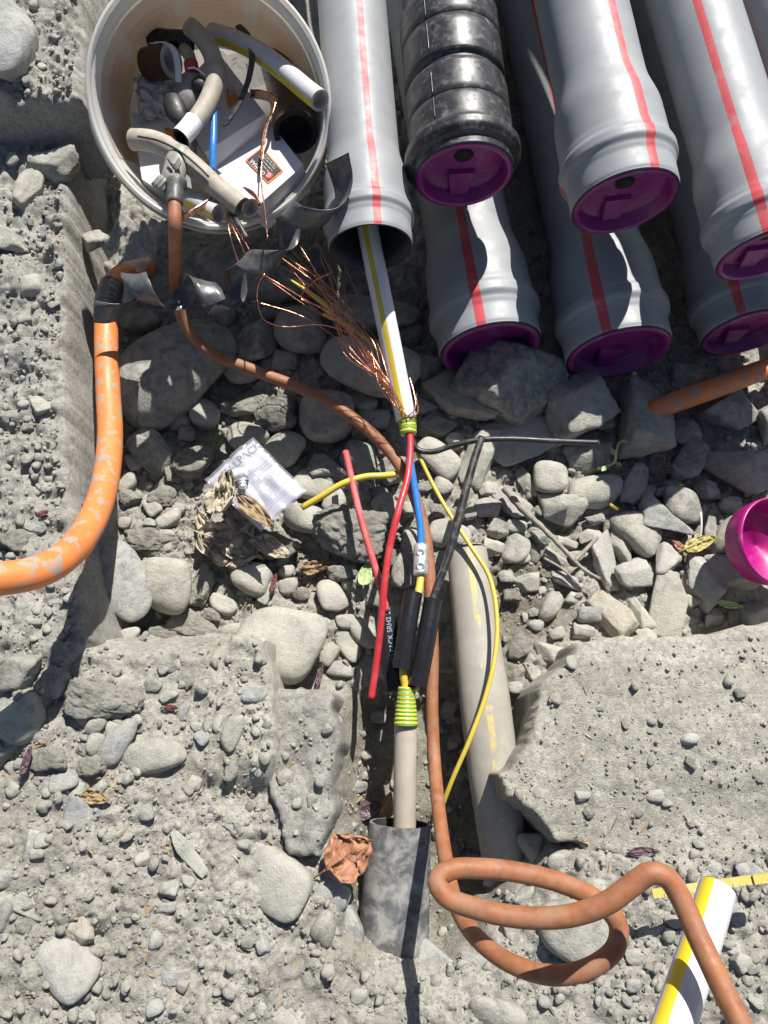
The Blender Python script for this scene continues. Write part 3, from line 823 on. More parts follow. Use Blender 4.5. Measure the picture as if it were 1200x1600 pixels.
ROCKS = """
262 572 215 150 52 r d|192 903 150 80 -68 r b 1.7|258 916 98 92 0 r l .9|435 1008 134 124 -20 r l 1.0|578 575 155 84 -18 r l
588 493 140 66 -8 r g|510 655 88 82 0 r g|432 648 72 64 0 c d|469 515 84 78 0 r g|400 535 74 66 0 a d
375 578 64 52 -20 r g|320 645 46 50 0 r l|281 657 38 32 10 r l|293 678 30 25 0 c l|238 705 76 54 -52 r d
300 724 78 64 10 c g|384 684 70 48 -25 r l|444 702 66 58 -15 r l|488 760 66 54 -30 r l|512 733 62 56 -20 a d
566 716 64 58 -20 a g|612 738 48 44 0 a d|476 810 70 46 -10 r g|524 783 40 34 60 r l|545 832 122 88 -12 c g
603 794 48 38 -60 r g|436 853 72 54 0 c g|447 891 28 25 0 r l|451 917 32 27 10 r l|517 930 58 42 -65 r l
536 895 50 28 10 c g|543 1006 64 32 -55 r l|541 972 34 24 0 r g|570 990 56 42 -62 r l|514 1021 40 30 60 r g
532 1045 44 25 -8 r w|722 620 138 74 -38 f l|798 592 172 130 -28 a d|812 690 118 78 8 f l|908 632 128 108 20 a g
1003 655 136 92 -80 a g|686 716 80 48 -45 r l|748 712 110 46 68 a l|762 763 36 29 0 a l|763 794 44 36 10 a g
800 786 66 40 -42 f w|822 754 60 22 -62 a g|861 746 57 54 0 r l|929 767 84 60 -5 r l|877 799 78 50 -6 a l
991 757 66 40 78 a g|918 718 76 42 0 a d|1072 716 86 52 80 a d|1074 672 54 46 60 a d|1138 642 92 72 28 a d
1152 730 108 72 -24 a g|1206 655 80 54 80 a g|1040 810 88 62 -18 a b|1104 765 40 36 0 a d|998 828 88 62 -52 r l
1138 838 70 46 75 r n|1112 828 46 22 70 a g|1066 790 64 60 0 r d|976 853 64 38 -60 a l|993 900 60 54 20 a w
943 878 98 44 -78 a w|1044 878 56 44 80 a w|1044 945 112 56 75 f l|1097 906 94 58 -58 a w|1142 900 88 54 -40 a w
960 960 88 48 -55 a t|1002 960 62 30 -75 a l|924 960 45 28 -5 r b|1113 966 34 28 20 a l|1148 967 30 27 80 r n
1184 960 56 42 10 a l|777 826 36 32 0 a g|807 823 34 21 -10 r l|806 858 54 40 68 r g|770 856 34 30 -20 a l
824 910 40 32 0 a g|861 948 52 28 62 r g|838 978 27 18 10 r b|884 904 50 22 -25 f w|866 872 38 19 -32 a g
931 812 32 17 10 a g|952 822 30 25 60 c g|921 837 38 24 20 a l|811 1012 42 34 80 c g|857 1020 48 30 -20 a l
911 987 34 26 -10 a l|844 838 34 24 -45 a g|835 867 26 22 60 c g|238 791 38 25 -50 r l|264 811 42 24 25 r l
195 818 22 20 0 r g|200 755 38 24 45 r l|209 721 34 24 -55 r l|254 776 46 38 0 c g|204 778 38 28 0 c g
235 816 20 17 0 a b|279 797 24 20 0 r g|348 945 48 27 -25 r l|391 904 66 54 -10 r g|414 926 40 28 75 a l
236 847 96 46 -8 c g|313 915 70 38 80 c g|254 988 66 30 5 c g|304 978 84 46 -20 c l|203 992 34 22 10 r w
352 497 36 28 70 r d|356 530 30 24 80 r d|444 565 42 30 0 a d|422 487 38 28 0 r d|380 634 84 34 8 c l
662 577 54 40 -10 a g|665 637 36 23 0 a g|684 668 62 36 0 c l|712 690 34 27 0 a l|638 527 42 38 0 a d
567 628 48 30 -10 r g|594 655 34 30 0 r g|572 650 36 28 0 r l|565 676 36 34 0 c d|641 846 46 29 80 r g
616 872 44 32 0 c g|634 892 60 46 60 r d|688 833 46 38 75 r l|719 838 36 34 0 r w|684 801 26 20 0 c g
700 1021 62 36 80 r n|8 66 148 92 88 r b|49 447 40 36 20 r l|20 381 56 38 -25 a l|45 300 70 48 60 a g
88 262 84 50 10 a g|61 636 36 28 -20 a l|36 632 20 17 0 r g|53 826 36 22 5 a b|22 846 50 40 0 c g
147 376 42 32 60 a l|33 1049 72 54 10 a g|88 1067 52 42 70 r g|33 1119 84 72 60 r v|133 1100 66 38 78 r l
160 1096 126 62 -8 c g|182 1160 84 46 72 r b|148 1163 36 26 75 r g|150 1134 34 26 60 r g|240 1180 94 58 20 r l
78 1186 66 38 0 c g|139 1196 56 38 5 c g|100 1220 46 33 15 r b|362 1144 60 32 72 r l|341 1130 32 16 75 r g
324 1133 28 17 75 r b|315 1152 26 20 -40 r b|396 1087 44 25 -5 r b|286 1111 32 19 75 r b|122 1280 104 64 -42 f b
427 1370 138 86 -32 r l|294 1334 88 22 -47 f v|123 1452 68 52 -28 a t|101 1504 122 80 -38 r w|37 1409 82 32 -22 f g
0 1427 54 40 70 r v|4 1374 36 30 0 r w|45 1324 54 20 75 a w|434 1586 92 42 -12 r l|273 1528 48 22 0 f b
266 1391 34 28 30 a d|258 1419 40 26 0 a d|245 1470 28 22 80 r b|291 1376 28 22 -30 a w|342 1396 34 18 -10 f w
390 1470 30 22 20 a d|519 1400 58 46 -25 r b|543 1452 70 46 -65 r b|508 1450 50 40 60 r g|651 1488 126 54 -14 f b
777 1582 94 50 0 r g|562 1556 28 24 0 r w|745 1503 52 22 -10 f b|896 1456 118 92 -8 r g|833 1328 54 50 0 a l
875 1347 44 34 0 r l|795 1340 24 22 0 r l|1022 1244 30 20 5 r w|911 1244 24 17 0 a w|1078 1154 30 19 5 r w
1018 1127 16 13 0 r b|1042 1254 18 12 10 r w|1085 1333 20 15 20 r w|1091 1318 18 14 0 a l|1151 1432 34 30 40 r g
1159 1505 36 30 -20 a g|1140 1485 34 26 0 a b|1172 1360 42 24 10 f b|1111 1353 32 22 0 f b|996 1496 44 24 0 f g
990 1540 24 20 0 r b|400 425 190 92 -12 r d|215 500 60 46 30 r d|1075 590 50 40 0 a d|1010 640 40 30 0 a d
930 650 60 50 0 a d|600 700 30 24 0 a g|730 770 44 22 60 a g|738 800 32 22 50 a g|690 760 34 26 -40 r g
665 760 26 20 0 c g|640 795 30 26 20 a g|560 905 26 20 0 r l|480 890 34 24 -20 c g|470 930 30 22 10 c n
590 940 36 22 0 c g|445 770 40 26 -30 r g|590 770 30 24 40 a d|330 960 36 24 0 c g|360 985 34 22 10 r g
800 930 30 22 0 c n|790 900 26 20 0 a g|870 990 26 19 20 r g|895 935 30 22 0 a l|885 850 34 22 -20 a g
900 870 26 18 0 r l|1010 990 34 24 0 a l|1050 760 36 30 30 a d|1090 700 38 30 0 a d|1020 770 34 28 0 a g
1080 940 26 22 0 a l|1140 790 34 28 0 r d|1180 760 40 30 0 a d|830 1050 36 22 -40 a l|812 1105 40 26 60 a l
815 1150 34 28 0 a l|805 1075 24 20 0 r b|700 1110 34 24 60 r d|708 1160 30 24 30 a d|715 1210 32 24 0 a d
590 1120 30 20 0 r d|560 1230 30 22 0 a d|565 1265 34 22 10 a d|690 1300 34 26 0 a d|740 1350 36 30 0 a d
770 1375 34 26 30 a g|820 1400 44 34 10 a g|800 1450 40 30 0 a g|930 1385 34 26 0 a g|1050 1440 26 20 0 r g
"""
for line in ROCKS.strip().split('\n'):
    for q in line.split('|'):
        t = q.split()
        put_stone(*map(float, t[:5]), t[5], t[6], thick=0.42 if t[5] == 'f' else 0.74, rise=float(t[7]) if len(t) > 7 else None)
# small stones that the photo still shows one by one
ZONES = [(200, 470, 690, 980, 26), (470, 640, 820, 1060, 16), (640, 900, 700, 1000, 16), (880, 1190, 700, 990, 10), (0, 95, 220, 980, 20), (0, 110, 0, 140, 8),
         (0, 500, 1000, 1590, 34), (880, 1190, 1010, 1320, 10), (900, 1190, 1380, 1590, 20), (500, 900, 1490, 1590, 10), (0, 300, 1030, 1240, 34), (730, 1180, 750, 985, 26), (150, 480, 680, 980, 16), (900, 1190, 1400, 1590, 12)]
g3 = np.random.default_rng(55)
for (x0, x1, y0, y1, n) in ZONES:
    for _ in range(n):
        w = g3.uniform(12, 30) if n in (34, 26, 16) else g3.uniform(12, 24)
        kd = g3.choice(['r', 'a', 'a', 'c']); tn = g3.choice(list('gglbdwn'), p=[.3, .2, .2, .12, .06, .08, .04])
        put_stone(g3.uniform(x0, x1), g3.uniform(y0, y1), w, w * g3.uniform(0.6, 0.95), g3.uniform(-90, 90), str(kd), str(tn), rise=0.3)

# loose gravel: uncounted small grains
def gravel(name, N, sub, smin, smax, seed, slab_pr=0.45, front_pr=0.62, kinds=('a', 'c', 'a', 'r', 'c')):
    g = np.random.default_rng(seed)
    lib = [stone_shape(sub, kinds[k % len(kinds)], np.random.default_rng(900 + seed * 50 + k))[0] for k in range(14)]
    F0 = ico(sub)[1]; nv = len(lib[0])
    pts = []
    while len(pts) < N:
        px = g.uniform(-60, 1260, 4000); py = g.uniform(-20, 1640, 4000)
        for a, b_ in zip(px, py):
            # how much loose grit the photo shows there
            if a < 120 and b_ < 1000: pr = 1.0
            elif b_ > 1340 and a > 860: pr = 0.75
            elif b_ > 1000 and a < 530: pr = front_pr
            elif 800 < a and 1000 < b_ < 1340: pr = slab_pr
            elif b_ > 1480: pr = front_pr
            elif 380 < b_ <= 1010: pr = 0.85
            elif b_ <= 380: pr = 0.1
            else: pr = 0.7
            cl = vn2(np.array([a]), np.array([b_]), 0.02, 41)[0] + 0.5
            if g.random() < pr * (0.25 + 1.1 * cl): pts.append((a, b_))
            if len(pts) >= N: break
    pts = np.array(pts[:N])
    d = FW + (pts[:, :1] - CX) / FPX * RT + (CY - pts[:, 1:2]) / FPX * UP
    z = np.full(N, 0.06)
    for _ in range(4):
        P = CAM + d * ((z - CAM[2]) / d[:, 2])[:, None]
        z = 0.4 * z + 0.6 * H(P[:, 0], P[:, 1])
    P = CAM + d * ((z - CAM[2]) / d[:, 2])[:, None]
    P[:, 2] = H(P[:, 0], P[:, 1])
    sz = smin * (smax / smin) ** (g.random(N) ** 1.8)
    ang = g.uniform(0, 6.283, N); fl = g.uniform(0.5, 0.95, N); el = g.uniform(0.6, 1.0, N)
    base = np.array([TONES[k][0] for k in 'gglwldgb'])
    tint = base[g.integers(0, 8, N)] * np.array([1.0, 0.995, .965]) * g.uniform(0.85, 1.1, (N, 1))
    kk = g.integers(0, len(lib), N)
    L = np.array(lib)[kk]                       # N,nv,3
    L = L * np.stack([sz, sz * el, sz * fl], -1)[:, None, :]
    c, s = np.cos(ang)[:, None], np.sin(ang)[:, None]
    tl = g.uniform(-0.5, 0.5, (N, 1))
    xx = L[..., 0] * np.cos(tl) - L[..., 2] * np.sin(tl); zz = L[..., 0] * np.sin(tl) + L[..., 2] * np.cos(tl)
    V = np.stack([xx * c - L[..., 1] * s, xx * s + L[..., 1] * c, zz], -1) + P[:, None, :] + np.stack([0 * sz, 0 * sz, sz * fl * 0.45], -1)[:, None, :]
    F = (F0[None] + (np.arange(N) * nv)[:, None, None]).reshape(-1, 3)
    o = mk(name, V.reshape(-1, 3), F, PEB, loc=(0, 0, 0), tint=np.repeat(tint, nv, 0))
    o['kind'] = 'stuff'
    return o
tag(gravel('gravel', 16000, 1, 0.0009, 0.0030, 3, .5, .9), 'fine grey gravel and crumbs of dust lying between the stones', 'gravel')
tag(gravel('rubble', 2400, 2, 0.0032, 0.0085, 4, .08, .40, ('a', 'a', 'c')), 'small broken rubble scattered over trench floor and concrete', 'rubble')

# ------------------------------------------------------------------ ducts
def duct(name, end, zc, wpx, top, rise_deg, label, kind='grey', stripe=0.0, cap=True, length=1.5, hole=True):
    """end = photo position of the socket mouth, top = photo position further up its axis"""
    Np = W(end[0], end[1], zc)
    Rs = 0.5 * wpx * mpx(Np)
    # far point: on the ray of TOP, chosen so the duct rises rise_deg
    d = ray(*top)
    best = None
    for zf in np.linspace(zc - 0.3, zc + 0.6, 900):
        q = CAM + d * ((zf - CAM[2]) / d[2])
        v = q - Np
        e = abs(math.degrees(math.atan2(v[2], math.hypot(v[0], v[1]))) - rise_deg)
        if best is None or e < best[0]: best = (e, v)
    ax = nrm(best[1])
    cv = CAM - Np; cv = nrm(cv - ax * np.dot(cv, ax)); bb = np.cross(ax, cv)
    ref = cv * math.cos(R(stripe)) + bb * math.sin(R(stripe))
    root = empty(name, (Np[0], Np[1], Np[2] - Rs))
    tag(root, label, 'pipe', 'plastic ducts stacked at the top of the trench')
    if kind == 'grey':
        prof = [(0, .90), (0.07, .915), (0.36, .915), (0.48, .94), (0.60, 1.0), (0.72, 1.0), (0.84, .955), (0.98, .935), (1.5, .925), (2.25, .80), (2.7, .795), (length / Rs, .795)]
        p = smooth_prof(prof, 5); p[:, 0] *= Rs; p[:, 1] *= Rs
        V, F, U = lathe(Np, ax, ref, p, 72)
        b_ = mk('duct_body', V, F, DUCT, root, U)
        pin = np.array([(0, .90), (0.0, .855), (0.35, .84), (1.4, .83), (2.2, .74), (6, .74)]) * Rs
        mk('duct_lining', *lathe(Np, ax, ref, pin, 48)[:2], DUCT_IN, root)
    else:
        segs_ = [('socket_ring', [(0, .85), (.12, .86), (.15, .93), (.25, 1.0), (.38, 1.0), (.46, .93), (.50, .905), (.945, .90), (.955, .88)]),
                 ('coupling_sleeve', [(.957, .88), (.967, .90), (1.52, .895), (1.56, .885), (1.66, .81), (1.76, .80)]),
                 ('coupling_sleeve', [(1.70, .80), (1.78, .875), (1.80, .885), (2.475, .88), (2.485, .862)]),
                 ('coupling_sleeve', [(2.487, .862), (2.497, .885), (3.1, .88), (3.2, .80), (3.3, .79)]),
                 ('duct_body', [(3.24, .78), (3.26, .785), (length / Rs, .78)])]
        for nm_, pf_ in segs_:
            V, F, U = lathe(Np, ax, ref, smooth_prof(pf_, 4) * Rs, 64)
            mk(nm_, V, F, BLACKDUCT, root, U)
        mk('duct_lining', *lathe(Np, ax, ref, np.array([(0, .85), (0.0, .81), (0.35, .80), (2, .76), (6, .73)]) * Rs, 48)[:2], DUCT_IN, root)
        # moulded seam along its upper side
        sd_ = nrm(cv * math.cos(R(-24)) + bb * math.sin(R(-24)))
        for s0, s1, rr in ((.53, .93, .902), (.98, 1.47, .897), (1.83, 2.45, .882), (2.51, 3.08, .882)):
            C = np.array([Np + ax * Rs * s + sd_ * Rs * (rr + .002) for s in np.linspace(s0, s1, 8)])
            mk('moulded_seam', *sweep(C, 0.0009, 6)[:2], BLACKDUCT, root)
    ro = 0.885 if kind == 'grey' else 0.835
    V, F, U = lathe(Np, ax, ref, np.array([(-.012, ro - .02), (-.022, ro - .002), (-.018, ro + .008), (-.004, ro + .011)]) * Rs, 64)
    mk('seal_ring', V, F, RUBBER, root)
    if cap:
        pr = [(0.02, ro - .005), (-.03, ro - .012), (-.045, ro - .03), (-.045, ro - .085), (-.02, ro - .105), (0.20, ro - .13), (0.25, ro - .17), (0.265, 0.35), (0.27, 0.002)]
        V, F, U = lathe(Np, ax, ref, np.array(pr) * Rs, 64)
        c = mk('end_cap', V, F, PURPLE, root, U)
        upv = nrm(np.array([0, 0, 1.0]) - ax * ax[2]); sdv = np.cross(ax, upv)
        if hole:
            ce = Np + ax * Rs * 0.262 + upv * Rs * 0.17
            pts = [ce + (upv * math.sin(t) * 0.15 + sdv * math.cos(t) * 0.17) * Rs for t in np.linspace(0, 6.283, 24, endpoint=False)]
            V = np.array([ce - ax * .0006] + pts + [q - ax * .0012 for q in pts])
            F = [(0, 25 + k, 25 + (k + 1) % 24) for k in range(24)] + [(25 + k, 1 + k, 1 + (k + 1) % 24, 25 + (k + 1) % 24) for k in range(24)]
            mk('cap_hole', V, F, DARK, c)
        ce = Np + ax * Rs * 0.262 - upv * Rs * 0.40
        q = [ce + (upv * b2 + sdv * a2 - ax * c2) * Rs for a2, b2, c2 in ((-.24, .22, 0), (.24, .22, 0), (.17, -.30, .06), (-.17, -.30, .06), (-.22, .20, .08), (.22, .20, .08), (.15, -.28, .14), (-.15, -.28, .14))]
        mk('pull_tab', q, [(0, 1, 2, 3), (7, 6, 5, 4), (0, 4, 5, 1), (1, 5, 6, 2), (2, 6, 7, 3), (3, 7, 4, 0)], PURPLE, c, smooth=False)
    return root, Np, ax, Rs
UZ, LZ, RISE, LR = 0.275, 0.075, 8, 3
P1 = duct('duct_pipe', (579, 388), 0.235, 145, (548, -20), RISE, 'open grey duct whose dark mouth the white cable comes out of', stripe=12, cap=False)
duct('duct_pipe', (725, 274), UZ, 182, (690, -60), RISE, 'black duct with ribbed couplings and a purple end cap', 'black')
duct('duct_pipe', (976, 316), UZ, 182, (893, -60), RISE, 'upper grey duct with purple cap right of the black duct', stripe=38)
duct('duct_pipe', (1200, 395), UZ, 172, (1062, -60), RISE, 'upper grey duct with purple cap cut off by the right edge', stripe=6)
duct('duct_pipe', (1365, 395), UZ, 172, (1198, -60), RISE, 'grey duct showing only its side in the upper right corner', stripe=-62)
duct('duct_pipe', (766, 545), LZ, 176, (668, 40), LR, 'lower grey duct under the black duct, its purple cap behind a dark rock', stripe=-4, hole=False)
duct('duct_pipe', (966, 552), LZ, 178, (842, 0), LR, 'lower middle grey duct half shaded with a deep purple cap', stripe=-6, hole=False)
duct('duct_pipe', (1352, 520), LZ, 160, (1190, 0), LR, 'added lower grey duct past the right edge, shading the orange pipe stub', stripe=2, hole=False)  # extra duct added out of view to keep sun off the orange pipe stub
duct('duct_pipe', (1166, 520), LZ, 150, (1012, 0), LR, 'lower right grey duct in shade, its purple cap above the orange pipe', stripe=2, hole=False)

# ------------------------------------------------------------------ bucket
RC = D(331, 158, 0.985)
rv = nrm(RC - CAM)
perp = nrm(np.array([0, 0, -1.0]) - rv * np.dot(np.array([0, 0, -1.0]), rv))
BA = nrm(rv * math.cos(R(11)) + perp * math.sin(R(11)))       # bucket axis, rim to bottom
RR = 188 * mpx(RC)
BD = 0.235
bref = nrm(-perp)
def bpt(s, r, a):
    n = nrm(bref - BA * np.dot(bref, BA)); b_ = np.cross(BA, n)
    return RC + BA * s + r * (math.cos(a) * n + math.sin(a) * b_)
bucket = empty('bucket', RC + BA * BD)
tag(bucket, 'white plastic bucket of cable scraps and boxes standing by the ducts', 'bucket')
bo = lambda s: RR * (0.955 - 0.13 * s / BD)
prof = [(0.004, bo(0)), (0.03, bo(.03)), (BD, bo(BD)), (BD + .002, bo(BD) - .004), (BD + .002, 0.001), (BD - .001, 0.001), (BD - .001, bo(BD) - .004), (0.03, bo(.03) - .0022), (0.003, bo(0) - .0022), (0.004, bo(0))]
V, F, U = lathe(RC, BA, bref, prof, 80)
mk('bucket_wall', V, F, BUCKETW, bucket, U)
rim = [(0.002, .955), (-.003, .968), (-.003, .985), (.001, .999), (.008, 1.0), (.010, .985), (.016, .982), (.017, .997), (.021, .997), (.030, .985), (.031, .962), (.004, .958), (0.002, .955)]
V, F, U = lathe(RC, BA, bref, [(s, r * RR) for s, r in rim], 96)
mk('rim', V, F, BUCKETW, bucket, U)
V, F, U = lathe(RC, BA, bref, [(s, bo(s) - .0034 - .0018 * (s - .03) / (BD - .03)) for s in np.linspace(0.035, 0.185, 12)], 60, R(-105), R(98))
mk('printed_label', V, F, PRINT, bucket, U)
# lugs and the wire handle that hangs down on the left
def ang_of(px, py):
    best = min(np.linspace(0, 2 * math.pi, 720), key=lambda a: np.linalg.norm(np.array(proj(bpt(0.02, RR, a))) - np.array([px, py])))
    return best
def proj(p):
    v = np.asarray(p) - CAM; d = np.dot(v, FW)
    return (CX + FPX * np.dot(v, RT) / d, CY - FPX * np.dot(v, UP) / d)
for (lx, ly) in ((520, 133), (143, 190)):
    a = ang_of(lx, ly)
    c = bpt(0.030, RR * 1.0, a); out = nrm(c - bpt(0.03, 0, a)); tg = np.cross(BA, out)
    V, F, U = lathe(c - out * .004, out, BA, [(0, .0105), (.006, .0105), (.008, .009), (.008, .0045), (.004, .0045), (.004, .0001)], 20)
    mk('handle_lug', V, F, BUCKETW, bucket, U)
aL, aR = ang_of(143, 190), ang_of(520, 133)
dA = (aR - aL + math.pi) % (2 * math.pi) - math.pi
midn = sum(proj(bpt(.04, RR, aL + dA * .5))[1] for _ in (0,))
if midn < 160: dA = dA - math.copysign(2 * math.pi, dA)
hp = [bpt(.034 + .030 * math.sin(math.pi * t), RR * (1.035 - .03 * math.sin(math.pi * t)), aL + dA * t) for t in np.linspace(0, 1, 16)]
mk('handle', *sweep(spline(hp, 70), 0.0022, 8)[:2], GREYW, bucket)

# scraps inside: deeper things have larger depth along the view
DEP = 0.985
def inb(lst, n=40):
    return spline([D(x, y, DEP + d) for x, y, d in lst], n)
def tube_thing(name, label, cat, C, rpx, mat, hollow=None, group=None, bore=0.78, flat=1.0, ref=None, endmat=None, segs=18, stripe=False):
    r = rpx * mpx(C[len(C) // 2])
    root = empty(name, C.mean(0) - np.array([0, 0, r]))
    tag(root, label, cat, group)
    rf = nrm(CAM - C[0]) if ref is None else ref
    if hollow is None:
        V, F, U = sweep(C, r, segs, rf, flat=flat, wob=0.0)
        mk('sheath', V, F, mat, root, U)
    else:
        V, F, U = sweep(C, r, segs, rf, cap=(False, False), flat=flat)
        mk('sheath', V, F, mat, root, U)
        T, n, b_ = frames(C, rf)
        for k in (0, -1):
            t = T[k] * (1 if k == 0 else -1)
            prof = [(-.0002, r), (-.0004, r * bore), (r * 0.9, r * bore * .97), (r * 0.92, 0.0003)]
            V, F, U = lathe(C[k], t, rf, prof, segs)
            mk('cut_end', V, F, hollow, root, U)
    return root
GB = 'cable scraps in the bucket'
tube_thing('conduit_offcut', 'curved beige tube offcut with a white open tip in the bucket middle', 'tube', inb([(297, 42, .045), (318, 62, .04), (333, 92, .035), (335, 130, .03), (322, 165, .02), (305, 190, .01), (283, 214, .0)]), 14.5, BEIGED, TOOLGREY, GB)
tp = inb([(304, 189, .0085), (294, 202, .004), (282.5, 214.5, -.001)], 10)
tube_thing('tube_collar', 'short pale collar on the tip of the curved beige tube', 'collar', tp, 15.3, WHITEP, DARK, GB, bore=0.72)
tube_thing('conduit_offcut', 'dirty slit beige tube lying across the front of the bucket', 'tube', inb([(208, 218, .02), (235, 220, .012), (265, 232, .006), (300, 258, .0), (335, 290, -.006), (378, 324, -.012)]), 16.5, BEIGED, TOOLGREY, GB)
sl_ = inb([(215, 213, -.004), (245, 219, -.009), (280, 236, -.0165), (312, 262, -.022), (326, 276, -.024)], 30)
tag(mk('tube_slit', *sweep(sl_, 0.0014, 6)[:2], TOOLBLACK), 'dark slit running along the dirty beige tube', 'slit')
tube_thing('conduit_offcut', 'long white conduit offcut with yellow line leaning on the right bucket rim', 'tube', inb([(332, 52, .09), (365, 62, .075), (405, 82, .055), (445, 112, .03), (478, 140, .01), (500, 157, -.006)]), 15.5, CONDUITW2, BEIGE, GB)
tube_thing('conduit_offcut', 'short white conduit stub at the front rim beside the orange cable', 'tube', inb([(276, 300, .03), (305, 315, .015), (342, 334, -.004)]), 15, CONDUITW2, BEIGE, GB)
tube_thing('conduit_offcut', 'white conduit stub peeking out behind the dirty beige tube tip', 'tube', inb([(350, 285, .04), (370, 305, .02), (391, 325, .002)]), 15, CONDUITW2, BEIGE, GB)
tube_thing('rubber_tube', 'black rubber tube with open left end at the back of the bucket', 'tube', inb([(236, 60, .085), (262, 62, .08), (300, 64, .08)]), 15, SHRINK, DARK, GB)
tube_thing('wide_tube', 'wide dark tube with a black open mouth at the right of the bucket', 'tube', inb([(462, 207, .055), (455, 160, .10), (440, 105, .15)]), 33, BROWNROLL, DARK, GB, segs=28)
tube_thing('tape_roll', 'dark brown tape roll lying left in the bucket', 'tape roll', inb([(268, 96, .06), (250, 98, .07), (232, 101, .08)]), 24, BROWNROLL, GREYW, GB, bore=0.62, segs=28)
tag(mk('plastic_strand', *ribbon(inb([(237, 68, .03), (255, 66, .02), (270, 76, .015), (277, 98, .015), (279, 128, .02)], 30), np.tile(RT * .004, (30, 1)))[:2], GREYW), 'pale torn plastic strand hooked over the brown tape roll', 'plastic strip')
tag(mk('plastic_strand', *ribbon(inb([(240, 160, .07), (262, 172, .06), (280, 195, .05), (292, 205, .05)], 30), np.tile(nrm(UP + RT * .4) * .003, (30, 1)))[:2], GREYW), 'thin grey plastic strip left of the tool in the bucket', 'plastic strip')
# hand tool: grey body with black grips and a red collar
tool = empty('hand_tool', D(285, 160, DEP + .05)); tag(tool, 'grey and black hand tool with a red collar in the bucket', 'tool')
tc = inb([(303, 118, .045), (296, 135, .04), (288, 160, .04), (280, 190, .05)], 16)
mk('tool_body', *sweep(tc, np.interp(np.linspace(0, 1, 16), [0, .1, .5, 1], [.011, .0165, .021, .017]), 20, flat=.7)[:2], TOOLGREY, tool)
mk('tool_grip', *sweep(inb([(306, 122, .028), (312, 132, .026), (311, 145, .028)], 8), np.array([.004, .009, .0105, .011, .0105, .009, .007, .003]), 12, flat=.6)[:2], TOOLBLACK, tool)
mk('tool_grip', *sweep(inb([(268, 145, .03), (272, 165, .024), (282, 185, .022), (296, 192, .026)], 10), np.array([.006, .011, .013, .014, .0145, .0145, .014, .0125, .010, .005]), 12, flat=.6)[:2], TOOLBLACK, tool)
mk('tool_collar', *sweep(inb([(298, 98, .042), (301, 116, .042)], 6), .0098, 18)[:2], TOOLRED, tool)
mk('belt_clip', *sweep(inb([(294, 107, .03), (303, 106, .028), (322, 119, .026), (333, 128, .026), (330, 133, .027), (316, 134, .03)], 40), .0013, 8)[:2], STEEL, tool)
mk('tool_nose', *sweep(inb([(288, 78, .06), (295, 86, .05), (299, 99, .045)], 8), .0085, 14)[:2], BEIGED, tool)
# white boxes
def box_from(quad, depth_vec, name, label, cat='box', group=GB):
    q = [np.asarray(p) for p in quad]; dv = np.asarray(depth_vec)
    V = np.array(q + [p + dv for p in q])
    root = empty(name, V.mean(0)); tag(root, label, cat, group)
    mk('box_panel', V, [(0, 1, 2, 3), (7, 6, 5, 4), (0, 4, 5, 1), (1, 5, 6, 2), (2, 6, 7, 3), (3, 7, 4, 0)], CARD, root, smooth=False)
    return root
A, B_, C_, D_ = D(337, 262, DEP + .058), D(424, 194, DEP + .07), D(474, 258, DEP + .045), D(402, 322, DEP + .028)
fn_ = nrm(np.cross(B_ - A, D_ - A)); fn_ = fn_ if np.dot(fn_, CAM - A) > 0 else -fn_
box1 = box_from([A, B_, C_, D_], -fn_ * 0.05, 'small_box', 'small white box with a black and orange label, at the front of the bucket')
# its opened lid flap
fl = [A + fn_ * .001, B_ + fn_ * .001, D(414, 178, DEP + .04), D(320, 238, DEP + .036)]
mk('lid_flap', np.array(fl + [p - fn_ * .0012 for p in fl]), [(0, 1, 2, 3), (7, 6, 5, 4), (0, 4, 5, 1), (1, 5, 6, 2), (2, 6, 7, 3), (3, 7, 4, 0)], CARD, box1, smooth=False)
def on_quad(u, v, lift):      # u along A->B, v along A->D
    return (A * (1 - u) + B_ * u) * (1 - v) + (D_ * (1 - u) + C_ * u) * v + fn_ * lift
def flat_quad(name, u0, u1, v0, v1, lift, mat, parent):
    q = [on_quad(u0, v0, lift), on_quad(u1, v0, lift), on_quad(u1, v1, lift), on_quad(u0, v1, lift)]
    V = np.array(q + [p - fn_ * .0006 for p in q])
    return mk(name, V, [(0, 1, 2, 3), (7, 6, 5, 4), (0, 4, 5, 1), (1, 5, 6, 2), (2, 6, 7, 3), (3, 7, 4, 0)], mat, parent, smooth=False)
flat_quad('label_border', .375, .685, .24, .84, .0010, ORPRINT, box1)
lab = flat_quad('label_face', .395, .665, .265, .815, .0016, BLACKPRINT, box1)
def text_mesh(body, size, origin, xdir, ydir, mat, parent, name='lettering', align='LEFT', on_curve=None, bold=0.0):
    cu = bpy.data.curves.new('t', 'FONT'); cu.body = body; cu.size = size; cu.align_x = align; cu.resolution_u = 3; cu.offset = bold
    to = bpy.data.objects.new('t', cu); COL.objects.link(to)
    bpy.context.view_layer.update()
    me = bpy.data.meshes.new_from_object(to.evaluated_get(bpy.context.evaluated_depsgraph_get()))
    V = np.array([v.co for v in me.vertices]); F = [tuple(p.vertices) for p in me.polygons]
    bpy.data.objects.remove(to); bpy.data.curves.remove(cu); bpy.data.meshes.remove(me)
    if on_curve is not None: P = np.array([on_curve(a, b_) for a, b_, _ in V])
    else: P = np.asarray(origin) + V[:, :1] * np.asarray(xdir) + V[:, 1:2] * np.asarray(ydir)
    return mk(name, P, F, mat, parent, smooth=False)
